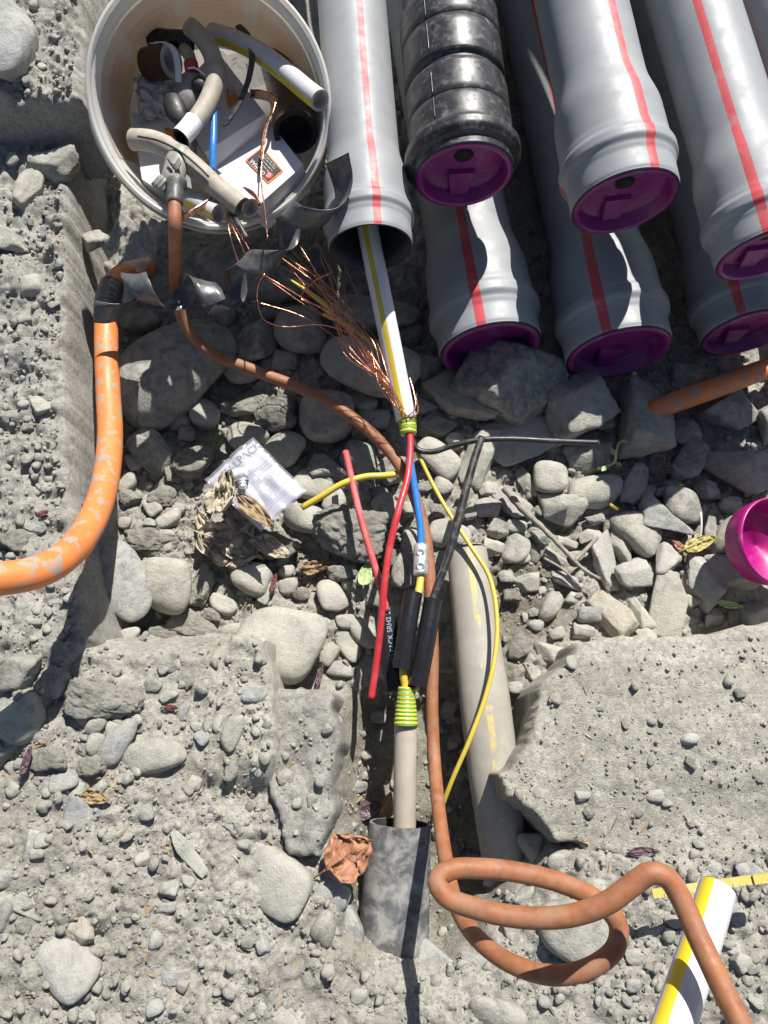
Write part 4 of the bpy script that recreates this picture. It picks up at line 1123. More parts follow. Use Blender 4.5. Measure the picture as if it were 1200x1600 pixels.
# the word runs along A->D, read from the lower right of the label
ux = nrm(on_quad(.5, 0, 0) - on_quad(.5, 1, 0)); uy = nrm(np.cross(fn_, ux))
sz_ = np.linalg.norm(on_quad(0, .775, 0) - on_quad(0, .325, 0))
text_mesh('GIOMAR', sz_ * .20, on_quad(.455, .68, .0021), ux, uy, WHITEPRINT, lab)
for k, (uu, ln) in enumerate(((.505, .30), (.555, .36), (.60, .30), (.635, .34))):
    q0 = on_quad(uu, .72, .0019); q1 = on_quad(uu, .72 - ln, .0019)
    n_ = int(ln / .016)
    parts = []
    for m_ in range(n_):
        if (m_ * 7 + k) % 5 == 0: continue
        a_ = q0 + (q1 - q0) * (m_ + .15) / n_; b2 = q0 + (q1 - q0) * (m_ + .8) / n_; w_ = nrm(on_quad(1, .5, 0) - on_quad(0, .5, 0)) * .00045
        parts.append((np.array([a_ - w_, b2 - w_, b2 + w_, a_ + w_]), np.array([[0, 1, 2, 3]]), None))
    V, F, _ = join_geo(parts)
    o = mk('small_print', V, F, WHITEPRINT, lab, smooth=False); o['kind'] = 'stuff'
cc = on_quad(.47, .745, .0021)
V, F, U = lathe(cc, fn_, ux, [(0, .0054), (0, .0001)], 24); mk('emblem', V, F, REDPRINT, lab)
text_mesh('G', .0085, cc - ux * .0029 - uy * .003 + fn_ * .0004, ux, uy, WHITEPRINT, lab)
E0, E1, E2, E3 = D(338, 78, DEP + .11), D(424, 190, DEP + .085), D(326, 250, DEP + .07), D(268, 150, DEP + .10)
fn2 = nrm(np.cross(E1 - E0, E3 - E0)); fn2 = fn2 if np.dot(fn2, CAM - E0) > 0 else -fn2
box2 = box_from([E0, E1, E2, E3], -fn2 * .04, 'flat_box', 'large white box with an orange corner, behind the small labelled box')
def patch_on(q0, q1, q2, q3, uv4, mat, parent, name, nn, lift=.001):
    P = []
    for u, v in uv4: P.append((q0 * (1 - u) + q1 * u) * (1 - v) + (q3 * (1 - u) + q2 * u) * v + nn * lift)
    V = np.array(P + [p - nn * .0006 for p in P])
    return mk(name, V, [(0, 1, 2, 3), (7, 6, 5, 4), (0, 4, 5, 1), (1, 5, 6, 2), (2, 6, 7, 3), (3, 7, 4, 0)], mat, parent, smooth=False)
op = patch_on(E0, E1, E2, E3, [(.42, .16), (.62, .16), (.62, .50), (.42, .50)], ORPRINT, box2, 'orange_panel', fn2)
G0, G1, G2, G3 = D(205, 175, DEP + .10), D(300, 195, DEP + .085), D(282, 320, DEP + .05), D(222, 280, DEP + .06)
fn3 = nrm(np.cross(G1 - G0, G3 - G0)); fn3 = fn3 if np.dot(fn3, CAM - G0) > 0 else -fn3
box3 = box_from([G0, G1, G2, G3], -fn3 * .03, 'flat_box', 'shaded white box under the plug at the left of the bucket')
patch_on(G0, G1, G2, G3, [(.55, .12), (.98, .12), (.98, .55), (.78, .55)], ORPRINT, box3, 'orange_panel', fn3)
bw = inb([(334, 168, .03), (334, 200, .025), (333, 230, .02), (332, 268, .02)], 20)
tube_thing('blue_wire', 'short bright blue wire offcut hanging over the white box', 'wire', bw, 5.5, BLUEW)
kb = inb([(372, 40, .07), (388, 58, .055), (394, 85, .045), (388, 125, .04), (372, 165, .04), (352, 196, .04)], 40)
tag(mk('rubber_strip', *ribbon(kb, np.tile(nrm(RT * .9 + UP * .35) * .0045, (40, 1)), .0012)[:2], BLACKW), 'black rubber strip curving down onto the large white box', 'rubber strip')
cs = inb([(390, 147, .05), (408, 148, .045), (428, 157, .04), (425, 175, .035), (415, 200, .032), (411, 225, .03), (409, 250, .026)], 40)
wv = np.array([nrm(RT * math.cos(t) + UP * math.sin(t)) * w_ for t, w_ in zip(np.linspace(1.5, .2, 40), np.interp(np.linspace(0, 1, 40), [0, .5, 1], [.007, .0055, .0022]))])
cst = empty('copper_braid', cs.mean(0)); tag(cst, 'flat copper braid trailing over the labelled box to the front rim', 'copper strip')
mk('braid_strip', *ribbon(cs, wv)[:2], COPPERTAPE, cst)
mk('strand', *sweep(inb([(409, 250, .026), (408, 275, .02), (410, 300, .01), (414, 330, -.006), (418, 372, -.03)], 30), .0011, 6)[:2], COPPER, cst)
tag(mk('copper_strip', *ribbon(inb([(372, 296, .02), (385, 298, .012), (398, 306, .008), (406, 320, .004)], 24), np.tile(nrm(UP + RT * .2) * .0042, (24, 1)))[:2], COPPER), 'bright curled copper strip below the labelled box', 'copper strip')
tag(mk('copper_strip', *ribbon(inb([(281, 344, -.02), (296, 334, -.02), (312, 325, -.015), (330, 313, -.005)], 24), np.tile(nrm(UP + RT * .3) * .006, (24, 1)))[:2], COPPERTAPE), 'brown copper foil strip crossing the rim beside the orange cable', 'copper strip')
# a few dangling strands over the front rim
for k, lst in enumerate([[(356, 330, 0), (364, 355, -.02), (378, 385, -.025), (385, 402, -.02)], [(358, 332, 0), (372, 360, -.02), (384, 380, -.025), (391, 394, -.025)], [(356, 332, 0), (358, 360, -.02), (366, 390, -.02), (374, 412, -.01)]]):
    tag(mk('copper_wire', *sweep(inb(lst, 20), .0009, 6)[:2], COPPER), ['copper wire end hanging lowest but one over the bucket rim', 'copper wire end hanging rightmost over the bucket rim', 'copper wire end hanging lowest over the bucket rim'][k], 'wire', 'copper wire ends over the rim')
tube_thing('black_wire', 'black wire end with bare tip hanging over the front bucket rim', 'wire', inb([(362, 332, -.005), (374, 352, -.02), (386, 374, -.025)], 12), 4.5, BLACKW)
# crumpled clear bag between the boxes and the wide tube
def crumple(px, py, dep, w, h, amp, seed, rot=0, n=26, fold=3.0):
    c = D(px, py, dep); s = mpx(c)
    u, v = np.meshgrid(np.linspace(-.5, .5, n), np.linspace(-.5, .5, n), indexing='ij')
    X2 = (u * w * math.cos(R(rot)) - v * h * math.sin(R(rot))) * s; Y2 = (u * w * math.sin(R(rot)) + v * h * math.cos(R(rot))) * s
    P = np.stack([u * fold, v * fold, 0 * u + seed], -1).reshape(-1, 3)
    nz = (np.abs(fbm3(P, 1.6, 3, seed)) - .2).reshape(n, n); nz2 = fbm3(P, 1.1, 2, seed + 40).reshape(n, n)
    return c + X2[..., None] * RT + Y2[..., None] * UP + (nz * amp)[..., None] * (-FW) + (nz2 * amp * .5)[..., None] * RT
V, F, U = solid_sheet(crumple(380, 108, DEP + .075, 62, 62, .03, 5, 20), .0003)
tag(mk('clear_bag', V, F, FILM, None, U), 'crumpled clear plastic bag beside the large white box in the bucket', 'plastic bag')
V, F, U = solid_sheet(crumple(246, 150, DEP + .085, 70, 70, .03, 8, 10), .0004)
tag(mk('pale_bag', V, F, GREYW, None, U), 'crumpled pale plastic sheet left of the hand tool', 'plastic bag')
# plug on the orange cable
plug = empty('cable_plug', D(265, 285, DEP)); tag(plug, 'grey cable plug hanging over the bucket rim on the orange cable', 'plug')
mk('plug_body', *sweep(inb([(284, 232, .0), (277, 255, -.006), (270, 278, -.012), (268, 288, -.014)], 14), np.interp(np.linspace(0, 1, 14), [0, .3, .8, 1], [.012, .0165, .0155, .012]), 18, flat=.75)[:2], PLUGGREY, plug)
for k in range(4):
    t = k / 3
    mk('grip_rib', *sweep(inb([(262 + 5 * t, 248 + 8 * t, -.026), (272 + 3 * t, 258 + 8 * t, -.029), (280 + 2 * t, 247 + 8 * t, -.026)], 10), .0014, 6)[:2], PLUGDARK, plug)
mk('plug_nut', *sweep(inb([(262, 282, -.012), (248, 300, -.010)], 8), np.array([.011, .0125, .013, .013, .013, .013, .0125, .010]), 12)[:2], PLUGGREY, plug)
for k in range(7):
    a = -1.4 + k * .42
    o_ = RT * math.cos(a) * .012 + nrm(CAM - RC) * math.sin(a + 1.4 - .2) * .0
    off = (nrm(np.array(D(262, 282, DEP)) - D(248, 300, DEP)))
    side = nrm(np.cross(off, -FW)); c0 = D(261, 284, DEP - .012) + side * math.sin(a) * .012 + (-FW) * math.cos(a) * .012; c1 = D(249, 299, DEP - .010) + side * math.sin(a) * .0125 + (-FW) * math.cos(a) * .0125
    mk('nut_ridge', *sweep(np.linspace(c0, c1, 4), .0012, 6)[:2], PLUGGREY, plug)
mk('strain_relief', *sweep(inb([(276, 282, -.016), (274, 300, -.022), (273, 320, -.028)], 10), np.array([.0135, .0138, .0135, .0115, .0112, .0112, .0115, .011, .0108, .010]), 16)[:2], PLUGDARK, plug)

# ------------------------------------------------------------------ cables
def cable_depth(px, py, width_px, r):
    return 2 * r * FPX / width_px
pd = D(273, 316, DEP - .028)
oc = [pd, D(273, 350, DEP - .032), D(274, 395, DEP + .0), D(274, 440, DEP + .045)]
oc += [W(x, y, z) for x, y, z in [(279, 480, .155), (296, 518, .125), (325, 547, .11), (400, 580, .095), (470, 607, .085), (540, 645, .075), (597, 693, .07), (632, 740, .066), (656, 800, .06), (668, 860, .055), (673, 940, .05),
        (676, 1020, .044), (675, 1100, .038), (678, 1180, .036), (684, 1250, .075), (694, 1330, .14), (710, 1405, .20), (742, 1462, .25), (800, 1506, .285), (866, 1524, .305), (925, 1511, .318), (962, 1480, .325), (966, 1445, .328), (935, 1408, .33),
        (880, 1381, .335), (815, 1364, .342), (750, 1357, .348), (702, 1360, .354), (683, 1376, .36), (695, 1399, .366), (745, 1420, .375), (825, 1434, .385), (895, 1430, .395), (950, 1410, .405), (990, 1381, .41), (1018, 1364, .415), (1042, 1371, .415),
        (1062, 1400, .415), (1090, 1462, .42), (1122, 1530, .43), (1168, 1625, .44), (1210, 1720, .44)]]
OCR = 0.0085
oC = spline(oc, 420)
tag(mk('orange_cable', *sweep(oC, OCR, 20)[:2], ORCABLE), 'orange rubber cable running from the plug through the trench into a loop', 'cable')
op_ = pathpx([(232, 418, .015), (205, 424, .04), (180, 440, .075), (168, 472, .10), (166, 530, .105), (169, 610, .11), (172, 680, .125), (166, 745, .16), (148, 805, .21), (112, 860, .265), (60, 893, .31), (-10, 905, .34), (-120, 900, .36)], 120)
tag(mk('orange_conduit', *sweep(op_, 0.0172, 28)[:2], ORPIPE), 'bright orange conduit caked with mud bending along the foundation edge', 'conduit')
o2 = pathpx([(990, 655, .015), (1045, 632, .02), (1120, 605, .028), (1200, 575, .03), (1320, 535, .03)], 30)
tag(mk('orange_pipe', *sweep(o2, 0.0165, 24)[:2], ORPIPE), 'orange pipe stub half buried in shade below the right ducts', 'pipe')

# main cable with its copper shield and cores
mc = pathpx([(572, 340, .215), (580, 385, .20), (588, 425, .185), (600, 485, .165), (612, 545, .14), (625, 610, .115), (635, 655, .10)], 50)
ucab = empty('power_cable', mc[-1]); tag(ucab, 'white cable with yellow stripe coming out of the open grey duct', 'cable')
V, F, U = sweep(mc, 0.0150, 28, ref=nrm(CAM - mc[10]))
mk('sheath', V, F, CONDUITW, ucab, U)
def ribbed(C, r, amp, turns):
    N = len(C); t = np.linspace(0, 1, N)
    return np.interp(t, [0, 1], r) + amp * np.abs(np.sin(t * turns * math.pi))
tc = pathpx([(634, 650, .101), (637, 664, .099), (638, 679, .097)], 40)
V, F, U = sweep(tc, ribbed(tc, [.0128, .0112], .0011, 4), 24); mk('tape_collar', V, F, GYTAPE, ucab, U)
jn = tc[-1]
def core(lst, r, mat, name='core', n=70, parent=ucab):
    C = np.vstack([jn - (tc[-1] - tc[-3]) * 2, pathpx(lst, n)]) if parent is ucab else pathpx(lst, n)
    C = spline(C[::1], n) if False else C
    V, F, U = sweep(C, r, 14)
    o = mk(name, V, F, mat, parent, U)
    return o, C
o, _ = core([(637, 682, .094), (641, 720, .088), (650, 775, .08), (657, 825, .075), (658, 858, .072)], .0052, BLUEW); o['label'] = 'blue core ending in the metal connector'
o, _ = core([(641, 682, .102), (641, 705, .108), (637, 745, .116), (622, 800, .125), (609, 855, .115), (601, 910, .105), (596, 965, .09), (589, 1030, .07), (580, 1092, .055)], .0047, REDW); o['label'] = 'long red core with a free lower end'
o, _ = core([(643, 684, .092), (652, 702, .088), (675, 706, .088), (705, 697, .092), (745, 688, .098), (800, 686, .10), (860, 689, .098), (935, 692, .092)], .0043, BLACKW); o['label'] = 'black core bent out to the right'
bt = pathpx([(930, 692, .0925), (937, 692.5, .092)], 4)
mk('core_tip', *sweep(bt, .0026, 8)[:2], COPPER, ucab)
# shield strands folded back
ends = [(420, 388), (436, 396), (452, 404), (470, 392), (430, 420), (455, 430), (480, 440), (410, 430), (500, 400), (465, 378), (490, 420), (520, 450), (440, 372), (505, 360), (395, 470), (515, 430), (530, 400), (476, 462), (445, 445), (535, 470), (460, 410), (495, 380), (550, 490), (425, 405)]
gs = np.random.default_rng(5)
for k, (ex, ey) in enumerate(ends):
    zc_ = gs.uniform(.10, .19)
    mx_, my_ = 560 + gs.uniform(-34, 22), 535 + gs.uniform(-22, 26)
    p0 = (634 + gs.uniform(-7, 5), 652, .106 + gs.uniform(0, .012))
    p1 = (604 + gs.uniform(-9, 9), 605 + gs.uniform(-10, 10), .125 + gs.uniform(-.01, .02))
    p2 = (mx_, my_, .135 + gs.uniform(-.02, .03))
    p3 = ((mx_ + ex) / 2 + gs.uniform(-14, 14) + 6, (my_ + ey) / 2 + gs.uniform(-14, 14) - 4, (.14 + zc_) / 2 + gs.uniform(-.01, .02))
    C = pathpx([p0, p1, p2, p3, (ex, ey, zc_)], 26)
    mk('strand', *sweep(C, .00045, 5)[:2], COPPER, ucab)
for lst in ([(633, 650, .11), (600, 590, .13), (560, 530, .14), (505, 508, .14), (440, 510, .145), (413, 500, .15), (402, 470, .16), (404, 445, .165), (415, 425, .17)],
            [(636, 651, .115), (648, 640, .12), (646, 610, .12), (640, 590, .12)], [(640, 652, .115), (652, 645, .115), (650, 615, .12)],
            [(632, 650, .108), (575, 560, .14), (540, 505, .15), (480, 470, .155), (430, 440, .16), (405, 425, .17)], [(630, 651, .11), (570, 545, .145), (500, 480, .16), (470, 465, .16), (490, 440, .17), (520, 425, .17)]):
    mk('strand', *sweep(pathpx(lst, 50), .0008, 6)[:2], COPPER, ucab)
wr = tc[2] ; 
Tt, nn_, bb_ = frames(tc)
C = np.array([tc[1] + Tt[1] * (i / 60 - .5) * .005 + (.0135 + .001 * math.sin(i)) * (math.cos(i * .45) * nn_[1] + math.sin(i * .45) * bb_[1]) for i in range(60)])
mk('strand', *sweep(C, .0011, 6)[:2], COPPER, ucab)
# yellow sheath scrap among strands
ys = pathpx([(455, 438, .14), (490, 462, .135), (512, 480, .13), (520, 497, .13), (505, 490, .135)], 30)
tag(mk('yellow_scrap', *sweep(ys, np.interp(np.linspace(0, 1, 30), [0, .5, .8, 1], [.0015, .004, .0045, .002]), 10)[:2], YELW), 'twisted yellow plastic scrap among the copper strands', 'plastic scrap')

# thin yellow wire
yc = pathpx([(520, 495, .10), (560, 520, .095), (600, 555, .09), (628, 620, .085), (644, 685, .088), (656, 715, .08), (690, 782, .075), (735, 853, .08), (764, 900, .082), (776, 960, .085), (774, 1020, .085), (758, 1090, .08), (732, 1160, .07), (706, 1220, .05), (690, 1262, .03)], 130)
tag(mk('yellow_wire', *sweep(yc, .0030, 10)[:2], YELW), 'long thin yellow wire curving over the grey conduit', 'wire')
# lower cable
lc = pathpx([(634, 1130, .05), (633, 1200, .035), (632, 1290, .012), (628, 1380, .0)], 30)
lcab = empty('power_cable', lc[0]); tag(lcab, 'beige cable with striped tape entering the grey sleeve', 'cable')
V, F, U = sweep(lc, .0150, 24); mk('sheath', V, F, BEIGE, lcab, U)
t2 = pathpx([(634.2, 1134, .055), (634.5, 1100, .058), (635, 1073, .062)], 70)
V, F, U = sweep(t2, ribbed(t2, [.0153, .0100], .0011, 9), 24); mk('tape_collar', V, F, GYTAPE, lcab, U)
o, _ = core([(634, 1076, .062), (630, 1050, .070), (640, 985, .075), (652, 935, .075), (657, 905, .073), (658, 885, .072)], .0052, YELW, parent=lcab)
mk('core', *sweep(pathpx([(641, 1078, .06), (650, 1065, .06), (658, 1050, .062)], 8), .0048, 10)[:2], BLACKW, lcab)
# connector
cn = pathpx([(658, 851, .073), (657, 899, .073)], 16)
con = empty('wire_connector', cn.mean(0)); tag(con, 'shiny metal screw connector joining the blue and yellow cores', 'connector')
mk('connector_sleeve', *sweep(cn, np.interp(np.linspace(0, 1, 16), [0, .06, .94, 1], [.0088, .0102, .0102, .0092]), 24)[:2], STEEL, con)
for y_ in (862, 884):
    pz = W(657, y_, .0835); nrm_v = nrm(CAM - pz)
    V, F, U = lathe(pz - nrm_v * .002, nrm_v, RT, [(0, .0058), (.003, .0058), (.0036, .005), (.0036, .0032), (.0022, .0028), (.0022, .0001)], 18)
    mk('screw', V, F, STEEL, con)
# shrink tubes
def shrink(lst, wpx, label, flat=1.0, text=None, reff=None, rr=None):
    C = pathpx(lst, 24); r = .5 * wpx * mpx(C[12])
    root = empty('shrink_tube', C.mean(0) - np.array([0, 0, r])); tag(root, label, 'shrink tube', 'black shrink tubes on the cores')
    rf = nrm(CAM - C[12]) if reff is None else reff
    rad = np.full(24, r) if rr is None else r * np.interp(np.linspace(0, 1, 24), *rr)
    V, F, U = sweep(C, rad, 28, rf, cap=(False, False), flat=flat)
    mk('tube_wall', V, F, SHRINK, root, U)
    V2, F2, U2 = sweep(C, rad * .88, 28, rf, cap=(False, False), flat=flat)
    mk('tube_inside', V2, F2[:, ::-1], SHRINK, root)
    T, n, b_ = frames(C, rf)
    for k in (0, -1):
        a = np.linspace(0, 2 * math.pi, 28, endpoint=False)
        o1 = C[k] + rad[k] * (flat * np.cos(a)[:, None] * n[k] + np.sin(a)[:, None] * b_[k]); o2_ = C[k] + rad[k] * .88 * (flat * np.cos(a)[:, None] * n[k] + np.sin(a)[:, None] * b_[k])
        jj = np.arange(28); Fq = np.stack([jj, (jj + 1) % 28, 28 + (jj + 1) % 28, 28 + jj], -1)
        mk('tube_lip', np.vstack([o1, o2_]), Fq if k == 0 else Fq[:, ::-1], SHRINK, root)
    return root, C, rad, n, b_
rt_, C1, rad1, n1, b1 = shrink([(601, 948, .045), (608, 1010, .04), (622, 1078, .035)], 36, 'flattened black shrink tube with printed letters at the left of the trio', .38)
L1 = np.linalg.norm(C1[-1] - C1[0]); tdir = nrm(C1[0] - C1[-1])
def oncurve(a, b_):
    p = C1[-1] + tdir * (L1 * .26 + a)
    k = int(np.clip((1 - (L1 * .26 + a) / L1) * 23, 0, 23))
    th = b_ / rad1[k]
    th0 = 0.42
    sgn = 1.0 if np.dot(b1[k], RT) > 0 else -1.0
    ang = th0 - th
    return C1[k] * 0 + p + (C1[k] - (C1[0] + (C1[-1] - C1[0]) * (k / 23))) + n1[k] * rad1[k] * .38 * math.cos(ang) * 1.03 + b1[k] * sgn * rad1[k] * math.sin(ang) * 1.03 + n1[k] * .0006
text_mesh('CELLPACK SRH2 22', .0095, None, None, None, PALEINK, rt_, on_curve=oncurve)
shrink([(646, 926, .080), (636, 985, .078), (628, 1045, .072)], 29, 'glossy black shrink tube in the middle, over the yellow core')
shrink([(677, 937, .078), (665, 1005, .075), (652, 1072, .066)], 30, 'black shrink tube at the right of the trio, on the black wire')
k2 = pathpx([(668, 985, .077), (677, 935, .080), (697, 880, .085), (713, 825, .09), (728, 765, .095), (742, 715, .098), (753, 683, .10)], 50)
tag(mk('black_wire', *sweep(k2, np.interp(np.linspace(0, 1, 50), [0, .6, 1], [.0048, .0062, .0054]), 12)[:2], BLACKW), 'dusty black wire rising from the right shrink tube', 'wire')
r2 = pathpx([(540, 706, .06), (548, 742, .07), (560, 795, .075), (575, 850, .072), (590, 900, .065), (604, 955, .05)], 50)
tag(mk('red_wire', *sweep(r2, .0049, 12)[:2], REDW2), 'faded red wire slanting down into the lettered shrink tube', 'wire')
y2 = pathpx([(472, 793, .05), (500, 777, .06), (535, 756, .07), (570, 745, .07), (600, 743, .066), (619, 741, .06)], 40)
tag(mk('yellow_offcut', *sweep(y2, .0048, 12)[:2], YELW), 'short yellow wire offcut behind the faded red wire', 'wire')
# grey-beige conduit
bc = pathpx([(729, 858, .04), (737, 930, .038), (747, 1010, .034), (757, 1090, .03), (768, 1180, .02), (778, 1260, .005), (788, 1340, -.02)], 60)
bw_ = np.interp(np.linspace(0, 1, 60), [0, .04, .2, .5, .75, 1], [.0282, .0292, .030, .034, .0335, .030])
root = empty('buried_conduit', bc[0] - np.array([0, 0, .03])); tag(root, 'thick grey-beige conduit with worn yellow line lying in the trench', 'conduit')
rfc = nrm(CAM - bc[30])
V, F, U = sweep(bc, bw_, 32, rfc, cap=(False, True), flat=.86); mk('sheath', V, F, CONDUITB, root, U)
T, n, b_ = frames(bc, rfc)
V, F, U = lathe(bc[0], T[0], rfc, [(0, .0282), (-.0015, .0272), (-.0015, .0245), (.02, .0235), (.021, .0005)], 32); mk('cut_end', V, F, CONDUITB, root, U)
# grey sleeve on the lower cable
sc_ = pathpx([(625, 1286, .018), (622, 1340, .012), (618, 1410, .006), (612, 1500, 0.0)], 30)
sr = np.interp(np.linspace(0, 1, 30), [0, .1, 1], [.0395, .0405, .0455])
root = empty('duct_sleeve', sc_.mean(0) - np.array([0, 0, .04])); tag(root, 'dusty dark grey duct sleeve the lower beige cable disappears into', 'sleeve')
V, F, U = sweep(sc_, sr, 40, cap=(False, False), flat=.8); mk('sleeve_wall', V, F, SLEEVE, root, U)
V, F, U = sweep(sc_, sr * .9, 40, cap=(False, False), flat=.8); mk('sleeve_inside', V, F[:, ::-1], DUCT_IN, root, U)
T, n, b_ = frames(sc_)
a = np.linspace(0, 2 * math.pi, 40, endpoint=False); jj = np.arange(40)
ring = lambda q: sc_[0] + sr[0] * q * (.8 * np.cos(a)[:, None] * n[0] + np.sin(a)[:, None] * b_[0])
mk('sleeve_lip', np.vstack([ring(1), ring(.9)]), np.stack([jj, (jj + 1) % 40, 40 + (jj + 1) % 40, 40 + jj], -1), SLEEVE, root)
# striped pipe lower right
wp_ = pathpx([(1121, 1390, .345), (1098, 1466, .365), (1070, 1550, .385), (1040, 1640, .405), (1005, 1740, .42)], 30)
tube_thing('striped_pipe', 'glossy white pipe with yellow stripe under the orange cable, lower right', 'pipe', wp_, 30.5, CONDUITW2, WHITEP, segs=32, bore=.86)
# folding rule
a0, a1 = W(1019, 1396, .135), W(1230, 1366, .15)
ud = nrm(a1 - a0); wd = nrm(np.cross([0, 0, 1], ud)); hd = np.cross(ud, wd)
root = empty('folding_rule', a0); tag(root, 'yellow folding rule section lying behind the striped pipe', 'folding rule')
def bar(o0, o1, w_, t_, lift, name, mat, par):
    V = np.array([p + wd * s * w_ + hd * (lift + q * t_) for p in (o0, o1) for s, q in ((-1, 0), (1, 0), (1, 1), (-1, 1))])
    return mk(name, V, [(0, 1, 2, 3), (7, 6, 5, 4), (0, 4, 5, 1), (1, 5, 6, 2), (2, 6, 7, 3), (3, 7, 4, 0)], mat, par, smooth=False)
bar(a0, a1, .0047, .003, 0, 'rule_leaf', RULE, root)
bar(a0 + ud * .11, a1, .0047, .003, .0032, 'rule_leaf', RULE, root)
parts = []
for k in range(26):
    p = a0 + ud * (.012 + k * .0075)
    lf = .0032 if k < 13 else .0064
    ln = .0032 if k % 5 == 0 else .0018
    q = np.array([p - wd * .0046 + hd * lf, p + ud * .0006 - wd * .0046 + hd * lf, p + ud * .0006 - wd * (.0046 - ln) + hd * lf, p - wd * (.0046 - ln) + hd * lf])
    parts.append((q, np.array([[0, 1, 2, 3]]), None))
V, F, _ = join_geo(parts); o = mk('graduation', V, F, INK, root, smooth=False); o['kind'] = 'stuff'

# ------------------------------------------------------------------ black tape spiral
def spiral(A_, B2, turns, rad, half, ph, name, label, n=150, taper=(1, 1), sag=0):
    t = np.linspace(0, 1, n)
    ctr = spline([np.asarray(p) for p in A_], n) if B2 is None else A_ + (B2 - A_) * t[:, None]
    T, nn, bb = frames(ctr)
    rr_ = 1.25 * rad * np.interp(t, [0, 1], taper) * (1 + .12 * np.sin(t * 9))
    ang = ph + t * turns * 2 * math.pi + .15 * np.sin(t * 11)
    C = ctr + rr_[:, None] * (np.cos(ang)[:, None] * nn + np.sin(ang)[:, None] * bb)
    T2_ = np.gradient(C, axis=0); T2_ /= np.linalg.norm(T2_, axis=1)[:, None]
    rad_dir = np.cos(ang)[:, None] * nn + np.sin(ang)[:, None] * bb
    w = np.cross(T2_, rad_dir); w /= np.linalg.norm(w, axis=1)[:, None]
    w = w + rad_dir * (.16 * np.sin(t * 9))[:, None]
    V, F = ribbon(C, w * half, .0005)
    V = V + fbm3(V, 90, 2, 4)[:, None] * .0011
    return tag(mk(name, V, F, TAPEGREY), label, 'tape')
spiral([W(160, 482, .16), W(182, 458, .18), W(215, 452, .195), W(262, 458, .20), W(305, 462, .20), W(340, 470, .195)], None, 2.0, .0160, .0165, 0.6, 'peeled_tape', 'peeled black tape wound from the orange conduit past the orange cable', 190)
spiral([W(328, 466, .19), W(365, 452, .20), W(400, 420, .215), W(440, 368, .245), W(490, 322, .29), W(540, 272, .335)], None, 2.6, .0165, .0155, 1.4, 'peeled_tape', 'curled black tape rising from the shaded stones to the open duct', 220)

tw_ = [o for o in bpy.data.objects if o.name == 'peeled_tape'][0]
for y0_, y1_, rr2 in ((446, 470, .0182), (464, 484, .0187), (478, 499, .0182)):
    seg = [p for p in op_ if y0_ <= proj(p)[1] <= y1_ and proj(p)[0] < 200]
    if len(seg) > 1:
        Cw = spline(np.array(seg), 14)
        V, F, U = sweep(Cw, rr2 + .0004 * np.sin(np.arange(14) * 1.3), 28, cap=(False, False), wob=.0016)
        mk('tape_wrap', V, F, TAPEGREY, tw_)
# ------------------------------------------------------------------ leaflet in a clear bag
q = [W(325, 752, .062), W(396, 688, .066), W(477, 769, .066), W(408, 828, .058)]
n = 30
uu, vv = np.meshgrid(np.linspace(0, 1, n), np.linspace(0, 1, n), indexing='ij')
def bag_pt(u, v):
    p = (q[0] * (1 - u) + q[1] * u) * (1 - v) + (q[3] * (1 - u) + q[2] * u) * v
    return p
G = (q[0] * (1 - uu)[..., None] + q[1] * uu[..., None]) * (1 - vv)[..., None] + (q[3] * (1 - uu)[..., None] + q[2] * uu[..., None]) * vv[..., None]
wz = (.006 * fbm3(np.stack([uu * 2, vv * 2, 0 * uu], -1).reshape(-1, 3), 1.4, 2, 3)).reshape(n, n)
wz += .012 * uu * (1 - uu) + .010 * (np.abs(fbm3(np.stack([uu * 2.2, vv * 2.2, 0 * uu + 9], -1).reshape(-1, 3), 1.5, 2, 17)).reshape(n, n) - .15)
cr = (np.abs(fbm3(np.stack([uu * 3, vv * 3, 0 * uu + 4], -1).reshape(-1, 3), 1.7, 3, 7)).reshape(n, n) - .15) * .008
bag = empty('leaflet_bag', G.mean((0, 1))); tag(bag, 'clear plastic bag with a printed white leaflet lying among the stones', 'plastic bag')
Gp = G + np.array([0, 0, 1.0]) * wz[..., None]
V, F, U = solid_sheet(Gp, .0003); leaf_ = mk('leaflet', V, F, PAPER, bag, U)
ctr = Gp.mean((0, 1))
Gf = ctr + (G - ctr) * 1.06 + np.array([0, 0, 1.0]) * (wz + .0030 + np.maximum(cr, -.001))[..., None]
V, F, U = solid_sheet(Gf, .0001); mk('film', V, F, FILM, bag, U)
def zb(u, v):
    fi = np.clip(u, 0, 1) * (n - 1); fj = np.clip(v, 0, 1) * (n - 1)
    return Gp[int(round(fi)), int(round(fj))]
def on_bag(a, b_, u0=.16, v0=.15):
    e1 = np.linalg.norm(q[1] - q[0]); e2 = np.linalg.norm(q[3] - q[0])
    u = u0 + a / e1; v = v0 - b_ / e2
    i0 = u * (n - 1); j0 = v * (n - 1); ii, jj_ = int(np.clip(i0, 0, n - 2)), int(np.clip(j0, 0, n - 2)); fi, fj = i0 - ii, j0 - jj_
    p = (Gp[ii, jj_] * (1 - fi) + Gp[ii + 1, jj_] * fi) * (1 - fj) + (Gp[ii, jj_ + 1] * (1 - fi) + Gp[ii + 1, jj_ + 1] * fi) * fj
    return p + np.array([0, 0, .0008])
text_mesh('CELLPACK', .0165, None, None, None, INK, leaf_, on_curve=on_bag, bold=.0002)
parts = []
for ln in range(15):
    v0 = .30 + ln * .040
    u = .08 if ln % 6 else .2
    while u < .9 - (.3 if ln % 4 == 0 else 0):
        w_ = random.uniform(.02, .07)
        p = [on_bag(0, 0, uu_, vv_) for uu_, vv_ in ((u, v0), (u + w_, v0), (u + w_, v0 + .010), (u, v0 + .010))]
        parts.append((np.array(p), np.array([[0, 1, 2, 3]]), None)); u += w_ + .015
